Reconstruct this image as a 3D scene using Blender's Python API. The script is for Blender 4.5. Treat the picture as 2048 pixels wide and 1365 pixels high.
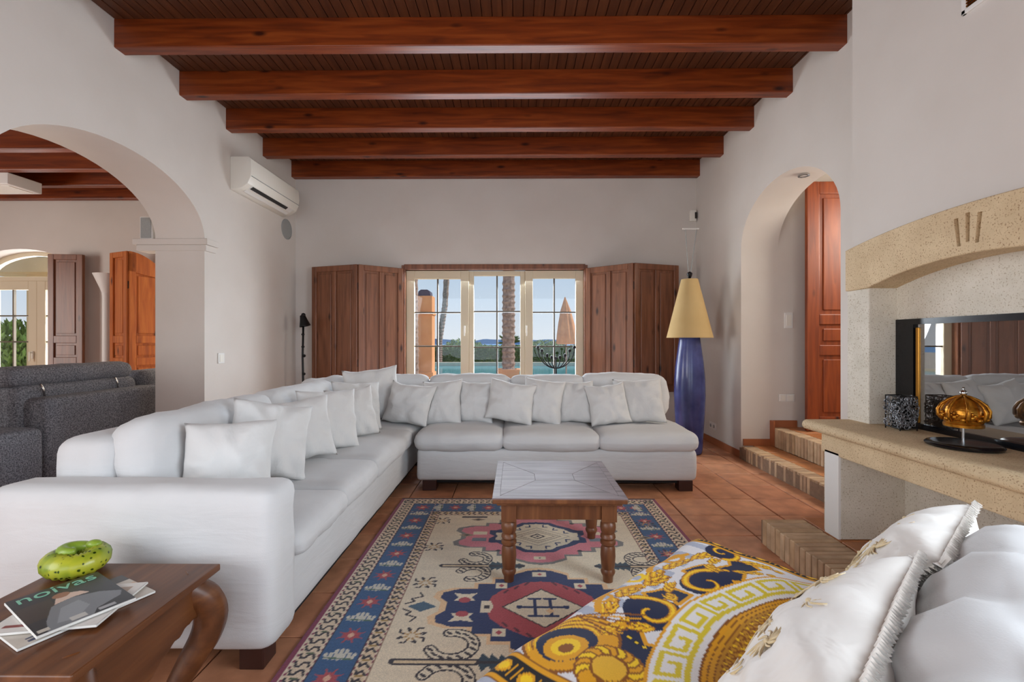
import bpy, bmesh, math, random
import numpy as np
from mathutils import Vector, Matrix, noise
random.seed(7)
scene = bpy.context.scene
for o in list(bpy.data.objects): bpy.data.objects.remove(o)
col = scene.collection
PI = math.pi
def R(d): return math.radians(d)
def lin(r, g, b):
    f = lambda c: (c/255/12.92) if c/255 <= .04045 else ((c/255+.055)/1.055)**2.4
    return (f(r), f(g), f(b))

# ------------------------------------------------------------------ camera, sky, sun, window light, added light, exposure
cd = bpy.data.cameras.new('camera'); cam = bpy.data.objects.new('camera', cd); col.objects.link(cam)
cam.location = (0, 0, 1.2); cam.rotation_euler = (R(90), 0, R(.503)); cd.lens = 16.0; cd.sensor_width = 36
cd.clip_start = .05; cd.clip_end = 3000
scene.camera = cam
vs = scene.view_settings
vs.view_transform = 'Standard'; vs.look = 'None'; vs.gamma = 1; vs.use_curve_mapping = False; vs.exposure = 0.45
w = bpy.data.worlds.new('sky'); scene.world = w; w.use_nodes = True
nt = w.node_tree; nt.nodes.clear()
geo = nt.nodes.new('ShaderNodeNewGeometry'); sep = nt.nodes.new('ShaderNodeSeparateXYZ'); rmp = nt.nodes.new('ShaderNodeValToRGB')
neg = nt.nodes.new('ShaderNodeMath'); neg.operation = 'MULTIPLY'; neg.inputs[1].default_value = -1.0
el = rmp.color_ramp.elements; el.new(.5); el.new(.5)
for e_, (p_, c_) in zip(el, ((0, (222, 229, 236)), (.10, (200, 218, 236)), (.35, (150, 188, 228)), (1, (84, 136, 204)))): e_.position = p_; e_.color = (*lin(*c_), 1)
bg = nt.nodes.new('ShaderNodeBackground'); bg.inputs[1].default_value = .70
wo = nt.nodes.new('ShaderNodeOutputWorld')
nt.links.new(geo.outputs['Incoming'], sep.inputs[0]); nt.links.new(sep.outputs[2], neg.inputs[0]); nt.links.new(neg.outputs[0], rmp.inputs[0])
nt.links.new(rmp.outputs[0], bg.inputs[0]); nt.links.new(bg.outputs[0], wo.inputs[0])
sd = bpy.data.lights.new('sun', 'SUN'); sd.energy = 2.6; sd.angle = R(.6); sd.color = (1, .93, .82)
so = bpy.data.objects.new('sun', sd); col.objects.link(so)
so.rotation_euler = Vector((-.80, -.28, -.80)).to_track_quat('-Z', 'Y').to_euler()
def area(name, loc, direction, sx, sy, power, color=(1, 1, 1)):
    l = bpy.data.lights.new(name, 'AREA'); l.shape = 'RECTANGLE'; l.size = sx; l.size_y = sy; l.energy = power; l.color = color
    o = bpy.data.objects.new(name, l); col.objects.link(o); o.location = loc
    o.rotation_euler = Vector(direction).to_track_quat('-Z', 'Z').to_euler()
    return o
COOL = (.90, .95, 1.0); WARM = (1, .93, .84)
area('rear_fill_light', (-1.5, -3.12, 1.5), (0, 1, -.25), 1.9, 2.2, 26, (.78, .89, 1))  # added area light at an opening put into the unseen rear wall
area('rear_fill_light', (1.2, -3.12, 1.5), (0, 1, -.25), 1.6, 2.2, 22, (.78, .89, 1))  # second added rear light, at its own unseen opening
area('left_fill_light', (-2.98, -.6, 1.5), (1, 0, -.2), 2.0, 2.2, 66, (.94, .96, 1))  # added light at an unseen opening in the left wall
area('right_fill_light', (2.45, .30, 1.5), (-1, .3, -.4), 1.6, 2.1, 88, (.80, .90, 1))  # added light in the right wall, brightens faces turned towards it
area('daylight_back_window', (-.275, 6.14, 1.4), (0, -1, -.45), 2.2, 1.5, 112, (.80, .90, 1))
area('daylight_arched_window', (-6.4, 6.3, 1.2), (0, -1, 0), 1.3, 2.2, 40, COOL)
area('daylight_arched_window', (-3.95, 6.3, 1.2), (0, -1, 0), 1.0, 2.2, 60, (1, .88, .72))
area('lounge_fill_light', (-8.35, 2.0, 1.4), (1, 0, 0), 2.4, 2.0, 110, (1, .95, .9))  # area light at an unseen opening, raised to brighten the grey sofa
area('hall_fill_light', (4.05, 3.75, 2.15), (-1, -.12, -.5), 1.2, 1.2, 58, (1, .93, .82))  # added light inside the hall, shines through the arch onto the floor

# ------------------------------------------------------------------ mesh builder
def mw(o): return (mw(o.parent) @ o.matrix_basis) if o.parent else o.matrix_basis.copy()
class MB:
    def __init__(s): s.v = []; s.f = []
    def add(s, vs, fs):
        n = len(s.v); s.v += [tuple(p) for p in vs]; s.f += [tuple(i+n for i in f) for f in fs]; return s
    def box(s, x0, x1, y0, y1, z0, z1):
        return s.add([(x0,y0,z0),(x1,y0,z0),(x1,y1,z0),(x0,y1,z0),(x0,y0,z1),(x1,y0,z1),(x1,y1,z1),(x0,y1,z1)],
                     [(0,3,2,1),(4,5,6,7),(0,1,5,4),(1,2,6,5),(2,3,7,6),(3,0,4,7)])
    def prism(s, poly, axis, a, b):
        m = {'x': lambda p, t: (t, p[0], p[1]), 'y': lambda p, t: (p[0], t, p[1]), 'z': lambda p, t: (p[0], p[1], t)}[axis]
        n = len(poly)
        return s.add([m(p, a) for p in poly]+[m(p, b) for p in poly],
                     [tuple(range(n)), tuple(range(2*n-1, n-1, -1))]+[(i, i+n, (i+1) % n+n, (i+1) % n) for i in range(n)])
    def lathe(s, prof, c=(0, 0, 0), n=24, cap=True):
        vs = []; fs = []
        for r, z in prof:
            for k in range(n):
                a = 2*PI*k/n; vs.append((c[0]+r*math.cos(a), c[1]+r*math.sin(a), c[2]+z))
        m = len(prof)
        for i in range(m-1):
            for k in range(n): fs.append((i*n+k, i*n+(k+1) % n, (i+1)*n+(k+1) % n, (i+1)*n+k))
        if cap: fs.append(tuple(range(n-1, -1, -1))); fs.append(tuple((m-1)*n+k for k in range(n)))
        return s.add(vs, fs)
    def tube(s, pts, r, n=8, closed=False):
        pts = [Vector(p) for p in pts]; m = len(pts); rs = r if isinstance(r, (list, tuple)) else [r]*m
        vs = []; fs = []; up = None
        for i, p in enumerate(pts):
            if closed: d = pts[(i+1) % m]-pts[i-1]
            else: d = pts[min(i+1, m-1)]-pts[max(i-1, 0)]
            d = d.normalized() if d.length > 1e-9 else Vector((0, 0, 1))
            if up is None: up = Vector((0, 0, 1)) if abs(d.z) < .9 else Vector((1, 0, 0))
            a = d.cross(up)
            if a.length < 1e-6: a = d.orthogonal()
            a.normalize(); b = a.cross(d); up = b
            for k in range(n):
                t = 2*PI*k/n; vs.append(p+a*(rs[i]*math.cos(t))+b*(rs[i]*math.sin(t)))
        for i in range(m if closed else m-1):
            j = (i+1) % m
            for k in range(n): fs.append((i*n+k, i*n+(k+1) % n, j*n+(k+1) % n, j*n+k))
        if not closed: fs.append(tuple(range(n-1, -1, -1))); fs.append(tuple((m-1)*n+k for k in range(n)))
        return s.add(vs, fs)
    def ball(s, c, r, n=12, m=8, sc=(1, 1, 1)):
        vs = [(c[0], c[1], c[2]-r*sc[2])]; fs = []
        for i in range(1, m):
            t = PI*i/m
            for k in range(n):
                a = 2*PI*k/n; vs.append((c[0]+r*sc[0]*math.sin(t)*math.cos(a), c[1]+r*sc[1]*math.sin(t)*math.sin(a), c[2]-r*sc[2]*math.cos(t)))
        vs.append((c[0], c[1], c[2]+r*sc[2])); top = len(vs)-1
        for k in range(n): fs.append((0, 1+(k+1) % n, 1+k)); fs.append((top, top-n+k, top-n+(k+1) % n))
        for i in range(m-2):
            for k in range(n): fs.append((1+i*n+k, 1+i*n+(k+1) % n, 1+(i+1)*n+(k+1) % n, 1+(i+1)*n+k))
        return s.add(vs, fs)
    def xf(s, M):
        s.v = [tuple(M @ Vector(p)) for p in s.v]; return s
    def build(s, name, mat, parent=None, smooth=False, bevel=0, world=True, seg=2):
        me = bpy.data.meshes.new(name); vs = s.v
        if parent is not None and world:
            inv = mw(parent).inverted(); vs = [tuple(inv @ Vector(p)) for p in vs]
        me.from_pydata(vs, [], s.f)
        bm = bmesh.new(); bm.from_mesh(me)
        bmesh.ops.recalc_face_normals(bm, faces=bm.faces[:])
        if bevel:
            ed = [e for e in bm.edges if len(e.link_faces) == 2 and e.calc_face_angle(0) > .5]
            bmesh.ops.bevel(bm, geom=ed, offset=bevel, segments=seg, affect='EDGES', profile=.5, clamp_overlap=True)
        bm.to_mesh(me); bm.free()
        if mat is not None: me.materials.append(mat)
        if smooth:
            me.shade_smooth() if smooth == 'full' else me.shade_smooth()
            if smooth != 'full':
                try: me.set_sharp_from_angle(angle=R(38))
                except Exception: pass
        o = bpy.data.objects.new(name, me); col.objects.link(o)
        if parent is not None: o.parent = parent
        return o
def tag(o, label=None, cat=None, group=None, kind=None):
    if label: o['label'] = label
    if cat: o['category'] = cat
    if group: o['group'] = group
    if kind: o['kind'] = kind
    return o
def thing(name, label, cat, loc, rz=0, group=None):
    o = bpy.data.objects.new(name, None); col.objects.link(o); o.empty_display_size = .1
    o.location = loc; o.rotation_euler = (0, 0, rz)
    return tag(o, label, cat, group)
def root(name, loc=(0, 0, 0)):
    o = bpy.data.objects.new(name, None); col.objects.link(o); o.location = loc; o['kind'] = 'structure'; return o
def piece(src, name, parent, loc, rot=None, scale=None):
    o = bpy.data.objects.new(name, src.data); col.objects.link(o); o.parent = parent
    o.location = mw(parent).inverted() @ Vector(loc)
    if rot: o.rotation_euler = rot
    if scale: o.scale = scale
    return o

# ------------------------------------------------------------------ materials
class NT:
    def __init__(s, name):
        s.m = bpy.data.materials.new(name); s.m.use_nodes = True; s.t = s.m.node_tree
        s.b = s.t.nodes['Principled BSDF']; s.out = s.t.nodes['Material Output']
    def n(s, typ, **kw):
        nd = s.t.nodes.new('ShaderNode'+typ)
        for k, v in kw.items():
            if k.startswith('i_'):
                key = k[2:]; key = int(key) if key.isdigit() else key.replace('_', ' ')
                nd.inputs[key].default_value = v
            else: setattr(nd, k, v)
        return nd
    def l(s, a, b): s.t.links.new(a, b)
    def coords(s, scale=(1, 1, 1), rnd=False, kind='Object'):
        tc = s.n('TexCoord'); mp = s.n('Mapping'); mp.inputs['Scale'].default_value = scale
        s.l(tc.outputs[kind], mp.inputs['Vector'])
        if rnd:
            oi = s.n('ObjectInfo'); mul = s.n('Math', operation='MULTIPLY'); mul.inputs[1].default_value = 37.0
            s.l(oi.outputs['Random'], mul.inputs[0]); cx = s.n('CombineXYZ')
            for i in range(3): s.l(mul.outputs[0], cx.inputs[i])
            s.l(cx.outputs[0], mp.inputs['Location'])
        return mp.outputs[0]
    def ramp(s, fac, stops):
        r = s.n('ValToRGB'); e = r.color_ramp.elements
        while len(e) < len(stops): e.new(.5)
        for i, (p, c) in enumerate(stops): e[i].position = p; e[i].color = (*c, 1)
        s.l(fac, r.inputs[0]); return r.outputs[0]
    def bump(s, h, strength=.2, dist=.01):
        b = s.n('Bump'); b.inputs['Strength'].default_value = strength; b.inputs['Distance'].default_value = dist
        s.l(h, b.inputs['Height']); s.l(b.outputs[0], s.b.inputs['Normal'])
    def set(s, **kw):
        for k, v in kw.items(): s.b.inputs[k.replace('_', ' ')].default_value = v
        return s
def plain(name, c, rough=.6, metal=0.0, **kw):
    m = NT(name); m.set(Base_Color=(*lin(*c), 1), Roughness=rough, Metallic=metal); m.set(**kw); return m.m
def noisy(name, c1, c2, scale=8, rough=.8, bump=.15, bscale=60, rnd=False, dist=.005, metal=0):
    m = NT(name); co = m.coords(rnd=rnd); nz = m.n('TexNoise', i_Scale=scale, i_Detail=5.0)
    m.l(co, nz.inputs['Vector']); c = m.ramp(nz.outputs[0], [(.3, lin(*c1)), (.7, lin(*c2))]); m.l(c, m.b.inputs['Base Color'])
    n2 = m.n('TexNoise', i_Scale=bscale, i_Detail=4.0); m.l(co, n2.inputs['Vector']); m.bump(n2.outputs[0], bump, dist)
    m.set(Roughness=rough, Metallic=metal); return m.m
def wood(name, dark, mid, light, axis='x', rough=.4, scale=1.0, knots=True, coat=0.0):
    m = NT(name); st = {'x': (.9, 12, 12), 'y': (12, .9, 12), 'z': (12, 12, .9)}[axis]
    co = m.coords(tuple(v*scale for v in st), rnd=True)
    nz = m.n('TexNoise', i_Scale=2.2, i_Detail=6.0, i_Distortion=.6); m.l(co, nz.inputs['Vector'])
    c = m.ramp(nz.outputs[0], [(.25, lin(*dark)), (.5, lin(*mid)), (.75, lin(*light))])
    if knots:
        ks = {'x': (2.6, 7, 7), 'y': (7, 2.6, 7), 'z': (7, 7, 2.6)}[axis]
        kc = m.coords(tuple(v*scale for v in ks), rnd=True); vo = m.n('TexVoronoi', i_Scale=1.0); m.l(kc, vo.inputs['Vector'])
        k = m.ramp(vo.outputs['Distance'], [(.06, (.16, .10, .08)), (.17, (1, 1, 1))])
        mx = m.n('MixRGB', blend_type='MULTIPLY'); mx.inputs[0].default_value = 1
        m.l(c, mx.inputs[1]); m.l(k, mx.inputs[2]); c = mx.outputs[0]
    m.l(c, m.b.inputs['Base Color']); m.bump(nz.outputs[0], .12, .004); m.set(Roughness=rough, Coat_Weight=coat, Coat_Roughness=.26)
    return m.m
def fabric(name, c1, c2, weave=260, rough=.95, bump=.25, sheen=.15, wr=.25, an=(1, 1, 1)):
    m = NT(name); co = m.coords(); nz = m.n('TexNoise', i_Scale=3.0, i_Detail=3.0); m.l(co, nz.inputs['Vector'])
    m.l(m.ramp(nz.outputs[0], [(.3, lin(*c1)), (.7, lin(*c2))]), m.b.inputs['Base Color'])
    n2 = m.n('TexNoise', i_Scale=weave, i_Detail=2.0); m.l(co, n2.inputs['Vector'])
    n3 = m.n('TexNoise', i_Scale=9.0, i_Detail=3.0, i_Distortion=.5); m.l(m.coords(an), n3.inputs['Vector'])
    b1 = m.n('Bump', i_Strength=bump, i_Distance=.002); m.l(n2.outputs[0], b1.inputs['Height'])
    b2 = m.n('Bump', i_Strength=wr, i_Distance=.03); m.l(n3.outputs[0], b2.inputs['Height']); m.l(b1.outputs[0], b2.inputs['Normal'])
    m.l(b2.outputs[0], m.b.inputs['Normal']); m.set(Roughness=rough, Sheen_Weight=sheen); return m.m
def printed(name, rough=.9, sheen=.1, bump=.35, bscale=220, lo=.82, hi=1.1):
    m = NT(name); a = m.n('VertexColor', layer_name='print'); co = m.coords()
    nz = m.n('TexNoise', i_Scale=bscale, i_Detail=2.0); m.l(co, nz.inputs['Vector'])
    vv = m.ramp(nz.outputs[0], [(.3, (lo, lo, lo)), (.7, (hi, hi, hi))])
    mx = m.n('MixRGB', blend_type='MULTIPLY'); mx.inputs[0].default_value = 1
    m.l(a.outputs[0], mx.inputs[1]); m.l(vv, mx.inputs[2]); m.l(mx.outputs[0], m.b.inputs['Base Color'])
    m.bump(nz.outputs[0], bump, .003); m.set(Roughness=rough, Sheen_Weight=sheen); return m.m
def glassmat(name, refl=.06, tint=(1, 1, 1), rough=0.0):
    m = NT(name); t = m.n('BsdfTransparent'); t.inputs[0].default_value = (*tint, 1)
    g = m.n('BsdfGlossy'); g.inputs['Roughness'].default_value = rough; g.inputs[0].default_value = (1, 1, 1, 1)
    mx = m.n('MixShader'); mx.inputs[0].default_value = refl
    m.l(t.outputs[0], mx.inputs[1]); m.l(g.outputs[0], mx.inputs[2]); m.l(mx.outputs[0], m.out.inputs[0]); return m.m
def stone(name, c1, c2, spot, fs=120.0):
    m = NT(name); co = m.coords()
    nz = m.n('TexNoise', i_Scale=7.0, i_Detail=8.0, i_Roughness=.65); m.l(co, nz.inputs['Vector'])
    c = m.ramp(nz.outputs[0], [(.3, lin(*c1)), (.68, lin(*c2))])
    n2 = m.n('TexNoise', i_Scale=fs, i_Detail=4.0); m.l(co, n2.inputs['Vector'])
    k = m.ramp(n2.outputs[0], [(.32, lin(*spot)), (.43, (1, 1, 1))])
    mx = m.n('MixRGB', blend_type='MULTIPLY'); mx.inputs[0].default_value = .8
    m.l(c, mx.inputs[1]); m.l(k, mx.inputs[2]); m.l(mx.outputs[0], m.b.inputs['Base Color'])
    m.bump(n2.outputs[0], .45, .004); m.set(Roughness=.75); return m.m
def tilemat(name, cols, rough=.35):
    m = NT(name); oi = m.n('ObjectInfo'); c = m.ramp(oi.outputs['Random'], [(i/(len(cols)-1), lin(*k)) for i, k in enumerate(cols)])
    co = m.coords(rnd=True); nz = m.n('TexNoise', i_Scale=9.0, i_Detail=6.0); m.l(co, nz.inputs['Vector'])
    v = m.ramp(nz.outputs[0], [(.3, (.72, .70, .68)), (.7, (1.15, 1.15, 1.15))])
    mx = m.n('MixRGB', blend_type='MULTIPLY'); mx.inputs[0].default_value = 1
    m.l(c, mx.inputs[1]); m.l(v, mx.inputs[2]); m.l(mx.outputs[0], m.b.inputs['Base Color'])
    m.bump(nz.outputs[0], .25, .004); m.set(Roughness=rough); return m.m

M = {}
M['wall'] = noisy('wall_plaster', (212, 204, 196), (218, 211, 204), 2.0, .92, .12, 45)
M['white'] = plain('white_paint', (232, 230, 226), .5)
M['acwhite'] = plain('ac_plastic', (236, 232, 222), .35)
M['beam'] = wood('beam_wood', (84, 32, 8), (124, 52, 12), (150, 72, 24), 'x', .42)
M['board'] = wood('ceiling_board_wood', (74, 40, 22), (92, 52, 28), (110, 64, 36), 'y', .5, knots=False)
M['shutter'] = wood('shutter_wood', (100, 60, 40), (126, 78, 52), (146, 94, 66), 'z', .35)
M['doorwood'] = wood('door_wood', (104, 42, 12), (132, 58, 18), (152, 74, 28), 'z', .42)
M['sunlitwood'] = wood('sunlit_shutter_wood', (150, 74, 28), (186, 100, 40), (206, 124, 56), 'z', .4)  # shutter wood with the orange of sunlight put into its colour
M['tablewood'] = wood('side_table_wood', (76, 42, 20), (100, 58, 30), (120, 74, 40), 'y', .36, 1.0, False)
M['coffeewood'] = wood('coffee_table_wood', (84, 48, 28), (110, 66, 38), (132, 84, 50), 'z', .38, 1.0, False)
M['inlay'] = wood('table_inlay_sheen', (104, 92, 94), (136, 122, 124), (160, 146, 146), 'x', .50, 1.2, False, 0.0)  # greyed wood colour carries the bluish reflection of the window
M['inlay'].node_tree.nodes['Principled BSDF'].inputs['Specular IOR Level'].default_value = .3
M['tile'] = tilemat('terracotta_tile', [(192, 132, 98), (204, 144, 108), (196, 134, 98), (212, 154, 118), (188, 126, 94), (206, 150, 114)], .34)
M['tread'] = tilemat('tread_tile', [(186, 122, 76), (196, 134, 86)], .4)
M['grout'] = noisy('grout', (122, 88, 70), (138, 102, 82), 20, .9)
M['brick'] = tilemat('hearth_brick', [(202, 172, 138), (184, 154, 124), (212, 184, 150), (172, 142, 114), (206, 174, 136)], .8)
M['mortar'] = noisy('mortar', (128, 104, 84), (146, 120, 98), 30, .95)
M['skirt'] = plain('terracotta_skirting', (168, 100, 62), .5)
M['stone'] = stone('fireplace_stone', (204, 178, 140), (222, 198, 160), (160, 124, 90), 150)
M['stonepale'] = stone('fireplace_pale_stone', (208, 200, 184), (224, 216, 202), (190, 174, 150), 130)
M['sofa'] = fabric('white_slipcover', (204, 204, 204), (212, 212, 212), 300, .95, .2, .1, .22, (.35, .35, 1.6))
M['pillow'] = fabric('white_cotton', (208, 207, 205), (216, 215, 213), 300, .95, .2, .1, .38)
M['satin'] = fabric('ivory_satin', (226, 222, 216), (236, 232, 226), 90, .55, .1, .2, .40)
M['goldthread'] = noisy('gold_embroidery', (206, 184, 140), (226, 208, 172), 40, .5, .6, 90)
M['grey'] = None
def greyfab():
    m = NT('grey_tweed'); co = m.coords(); nz = m.n('TexNoise', i_Scale=110.0, i_Detail=3.0); m.l(co, nz.inputs['Vector'])
    m.l(m.ramp(nz.outputs[0], [(.35, lin(74, 76, 84)), (.65, lin(138, 140, 148))]), m.b.inputs['Base Color'])
    m.bump(nz.outputs[0], .4, .004); m.set(Roughness=.95); return m.m
M['grey'] = greyfab()
M['cream'] = plain('cream_window_frame', (214, 200, 172), .45)
M['bar'] = plain('glazing_bar_bronze', (92, 80, 62), .4)
M['black'] = plain('black_iron', (22, 21, 22), .45, .3)
M['blackgloss'] = plain('black_lacquer', (18, 18, 22), .18)
M['darkfoot'] = plain('dark_wood_foot', (58, 28, 20), .4)
M['shadowgap'] = plain('underside_shade_black', (26, 24, 24), .95)  # near-black colour stands in for the shade under the sofas
M['chrome'] = plain('chrome', (200, 200, 200), .2, 1.0)
M['brass'] = plain('brass_trim', (206, 150, 70), .25, 1.0)
M['grille'] = noisy('speaker_grille', (150, 152, 150), (166, 168, 166), 120, .8, .4, 400)
M['glass'] = glassmat('window_glass', .015)
M['fireglass'] = glassmat('fireplace_glass', .30, (.55, .52, .5))
M['firebox'] = plain('firebox_black', (30, 26, 24), .6)
M['shade'] = fabric('parchment_shade', (196, 164, 108), (206, 176, 122), 200, .85, .2, 0, .03)
M['blue'] = noisy('cobalt_ceramic', (44, 50, 98), (74, 82, 138), 5, .22, .1, 12)
M['gold'] = noisy('antique_gold', (150, 92, 24), (216, 152, 54), 30, .3, .5, 60, metal=.85)
M['slot'] = plain('dark_slot', (36, 34, 32), .6)
M['rug'] = printed('woven_rug', .95, .15)
M['throw'] = printed('printed_throw', .8, 0, .12, 500, .94, 1.04)
M['paper'] = printed('magazine_cover', .28, 0, 0.0, 200, .99, 1.01)
M['pages'] = plain('magazine_pages', (222, 220, 214), .7)
M['mint'] = plain('mint_lettering', (126, 186, 160), .4)

# ------------------------------------------------------------------ soft shapes
def fbm(p, s=1.0, o=3):
    return noise.fractal(Vector(p)*s, 1.0, 2.0, o)
def soft_box(x0, x1, y0, y1, z0, z1, r=.05, puff=0.0, wr=.006, seed=0, n=14, side=0.0, wsc=5.0):
    hx, hy, hz = (x1-x0)/2, (y1-y0)/2, (z1-z0)/2; c = Vector(((x0+x1)/2, (y0+y1)/2, (z0+z1)/2))
    mx = max(hx, hy, hz)
    cnt = [max(4, int(round(n*h/mx))+3) for h in (hx, hy, hz)]
    bm = bmesh.new(); idx = {}
    def ticks(h, k):
        rr = min(r, h*.98)
        inner = [-(h-rr)+2*(h-rr)*i/k for i in range(k+1)]
        e = [rr*(1-math.cos(a)) for a in (R(0), R(35), R(65))]
        ext = [-h, -h+rr*.12, -h+rr*.45]
        return ext+inner+[-v for v in ext[::-1]]
    T = [ticks(h, k) for h, k in zip((hx, hy, hz), cnt)]
    H = (hx, hy, hz)
    def vert(i, j, k):
        key = (i, j, k)
        if key in idx: return idx[key]
        p = Vector((T[0][i], T[1][j], T[2][k]))
        q = Vector([max(-(H[a]-min(r, H[a]*.98)), min(H[a]-min(r, H[a]*.98), p[a])) for a in range(3)])
        d = p-q
        if d.length > 1e-7: p = q+d.normalized()*min(r, max(abs(d.x), abs(d.y), abs(d.z)) if True else r)
        ux, uy, uz = p.x/hx, p.y/hy, p.z/hz
        if puff: p.z += puff*(1-ux*ux)*(1-uy*uy)*uz
        if side:
            p.x += side*(1-uy*uy)*(1-uz*uz)*ux; p.y += side*(1-ux*ux)*(1-uz*uz)*uy
        s = Vector((seed*3.1, seed*1.7, seed*.9))
        nv = p.normalized()
        p = p+nv*(wr*fbm(p+s, wsc))
        idx[key] = bm.verts.new(p+c); return idx[key]
    N = [len(t) for t in T]
    def quad(a, b, cc, d):
        try: bm.faces.new((a, b, cc, d))
        except ValueError: pass
    for ax in range(3):
        a1, a2 = [(1, 2), (0, 2), (0, 1)][ax]
        for end in (0, N[ax]-1):
            for i in range(N[a1]-1):
                for j in range(N[a2]-1):
                    def g(ii, jj):
                        k = [0, 0, 0]; k[ax] = end; k[a1] = ii; k[a2] = jj; return vert(*k)
                    quad(g(i, j), g(i+1, j), g(i+1, j+1), g(i, j+1))
    bmesh.ops.recalc_face_normals(bm, faces=bm.faces[:])
    mb = MB(); bm.verts.index_update()
    mb.v = [tuple(v.co) for v in bm.verts]; mb.f = [tuple(v.index for v in f.verts) for f in bm.faces]; bm.free()
    return mb
def pillow_mb(wd, ht, th, seed=0, n=26, wr=.010, pinch=.085):
    vs = []; fs = []; s = Vector((seed*2.3, seed*.7, seed*1.9))
    for sd in (-1, 1):
        for j in range(n+1):
            for i in range(n+1):
                u = -1+2*i/n; v = -1+2*j/n
                ex = 1-pinch*(1-v*v)*abs(u)**2; ez = 1-pinch*(1-u*u)*abs(v)**2
                prof = max(0, (1-abs(u)**2.6))**.55*max(0, (1-abs(v)**2.6))**.55
                x = u*ex*wd/2; z = v*ez*ht/2; y = sd*th/2*prof
                edge = max(abs(u), abs(v))
                y += wr*fbm((x*1.0+s.x, z*1.0+s.y, sd*3+s.z), 7.0)*prof
                ang = math.atan2(v, u)
                y += wr*.8*math.sin(9*ang+seed)*edge**3*prof*1.5
                x += .010*fbm((s.x, z*4, s.y), 1.5)*edge; z += .012*fbm((x*4, s.y, s.z), 1.5)*edge
                vs.append((x, y, z))
    m = (n+1)*(n+1)
    for sd in (0, 1):
        for j in range(n):
            for i in range(n):
                a = sd*m+j*(n+1)+i; q = (a, a+1, a+n+2, a+n+1)
                fs.append(q if sd == 0 else q[::-1])
    def rim():
        L = [(i, 0) for i in range(n)]+[(n, j) for j in range(n)]+[(i, n) for i in range(n, 0, -1)]+[(0, j) for j in range(n, 0, -1)]
        return [j*(n+1)+i for i, j in L]
    rr = rim()
    for k in range(len(rr)):
        a, b = rr[k], rr[(k+1) % len(rr)]; fs.append((a, b, b+m, a+m))
    mb = MB(); mb.add(vs, fs); return mb
def press(rear, front, gap=.003):
    """dent the rear pillow where the pillow in front pushes into it; both are unwelded pillow_mb grids"""
    from mathutils.bvhtree import BVHTree
    fm = front.matrix_basis; fv = [fm @ v.co for v in front.data.vertices]
    bvh = BVHTree.FromPolygons(fv, [p.vertices[:] for p in front.data.polygons])
    rm = rear.matrix_basis; inv = rm.inverted(); back = (rm.to_3x3() @ Vector((0, 1, 0))).normalized()
    vs = rear.data.vertices; m = len(vs)//2
    for v in vs:
        p = rm @ v.co; n = 0; q = p.copy(); last = None
        for _ in range(12):
            hit, nrm, _i, _d = bvh.ray_cast(q, back)
            if hit is None: break
            n += 1; last = hit; q = hit+back*1e-5
        if n % 2: v.co = inv @ (last+back*gap)
    for i in range(m):                      # keep the back of the cover behind its front
        if vs[i+m].co.y < vs[i].co.y+.004 and abs(vs[i+m].co.y-vs[i].co.y) > 1e-6: vs[i+m].co.y = vs[i].co.y+.004
        elif vs[i+m].co.y < vs[i].co.y: vs[i+m].co.y = vs[i].co.y
    rear.data.update()
def weld(o, d=.0006):
    bm = bmesh.new(); bm.from_mesh(o.data); bmesh.ops.remove_doubles(bm, verts=bm.verts[:], dist=d); bm.to_mesh(o.data); bm.free()

# ------------------------------------------------------------------ room shell
XL, XR, YB, ZC = -2.83, 2.30, 5.82, 3.47
YR = -3.05
floor = root('floor')
MB().box(-8.6, 4.2, YR-.2, YB+.3, -.12, -.012).build('subfloor', M['grout'], floor)
PT = .328
tb = MB().box(-PT/2+.004, PT/2-.004, -PT/2+.004, PT/2-.004, -.012, 0)
t0 = None
for iy in range(17):
    for ix in range(16):
        x = 1.478-.328/2+PT*(ix-12); y = .33+PT*(iy)+.03
        z = random.uniform(-.0012, .0012)
        if t0 is None:
            t0 = tb.build('tile', M['tile'], floor, bevel=.003, seg=1, world=False); t0.location = (x, y, z)
        else: piece(t0, 'tile', floor, (x, y, z))
ff = MB()
for (a, b, c, d) in ((-8.6, XL, .9, YB), (XL-.0, 4.2, YR, .33-PT/2+.03)):
    ny = int((d-c)/PT); nx = int((b-a)/PT)
    for i in range(nx):
        for j in range(ny):
            if i*j >= 0 and (a > -5 or b < 0): ff.box(a+i*PT+.004, a+(i+1)*PT-.004, d-(j+1)*PT+.004, d-j*PT-.004, -.012, 0)
tag(ff.build('tile_field', M['tile'], floor), kind='stuff')

def arch_pts(y0, y1, zs, rise, n=28):
    c = (y0+y1)/2; h = (y1-y0)/2
    return [(c-h*math.cos(PI*i/n), zs+rise*math.sin(PI*i/n)) for i in range(n+1)]
def S(name, mb, mat, parent=None, **kw):
    o = mb.build(name, mat, parent, **kw)
    if parent is None: o['kind'] = 'structure'
    return o
ZT = ZC+.06
# left wall with arch and an opening added for light behind the camera
poly = [(YR, 0), (-1.7, 0), (-1.7, 2.6), (.5, 2.6), (.5, 0), (2.39, 0)]+arch_pts(2.39, 4.11, 2.13, .48)+[(4.11, 0), (YB, 0), (YB, ZT), (YR, ZT)]
wl = S('wall_left', MB().prism(poly, 'x', XL-.45, XL), M['wall'], smooth=True)
MB().box(XL-.65, XL+.035, 4.095, 4.26, 2.075, 2.13).build('capital', M['wall'], wl, bevel=.006)
MB().box(XL-.62, XL+.018, 4.102, 4.25, 2.02, 2.075).build('capital', M['wall'], wl, bevel=.006)
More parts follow.
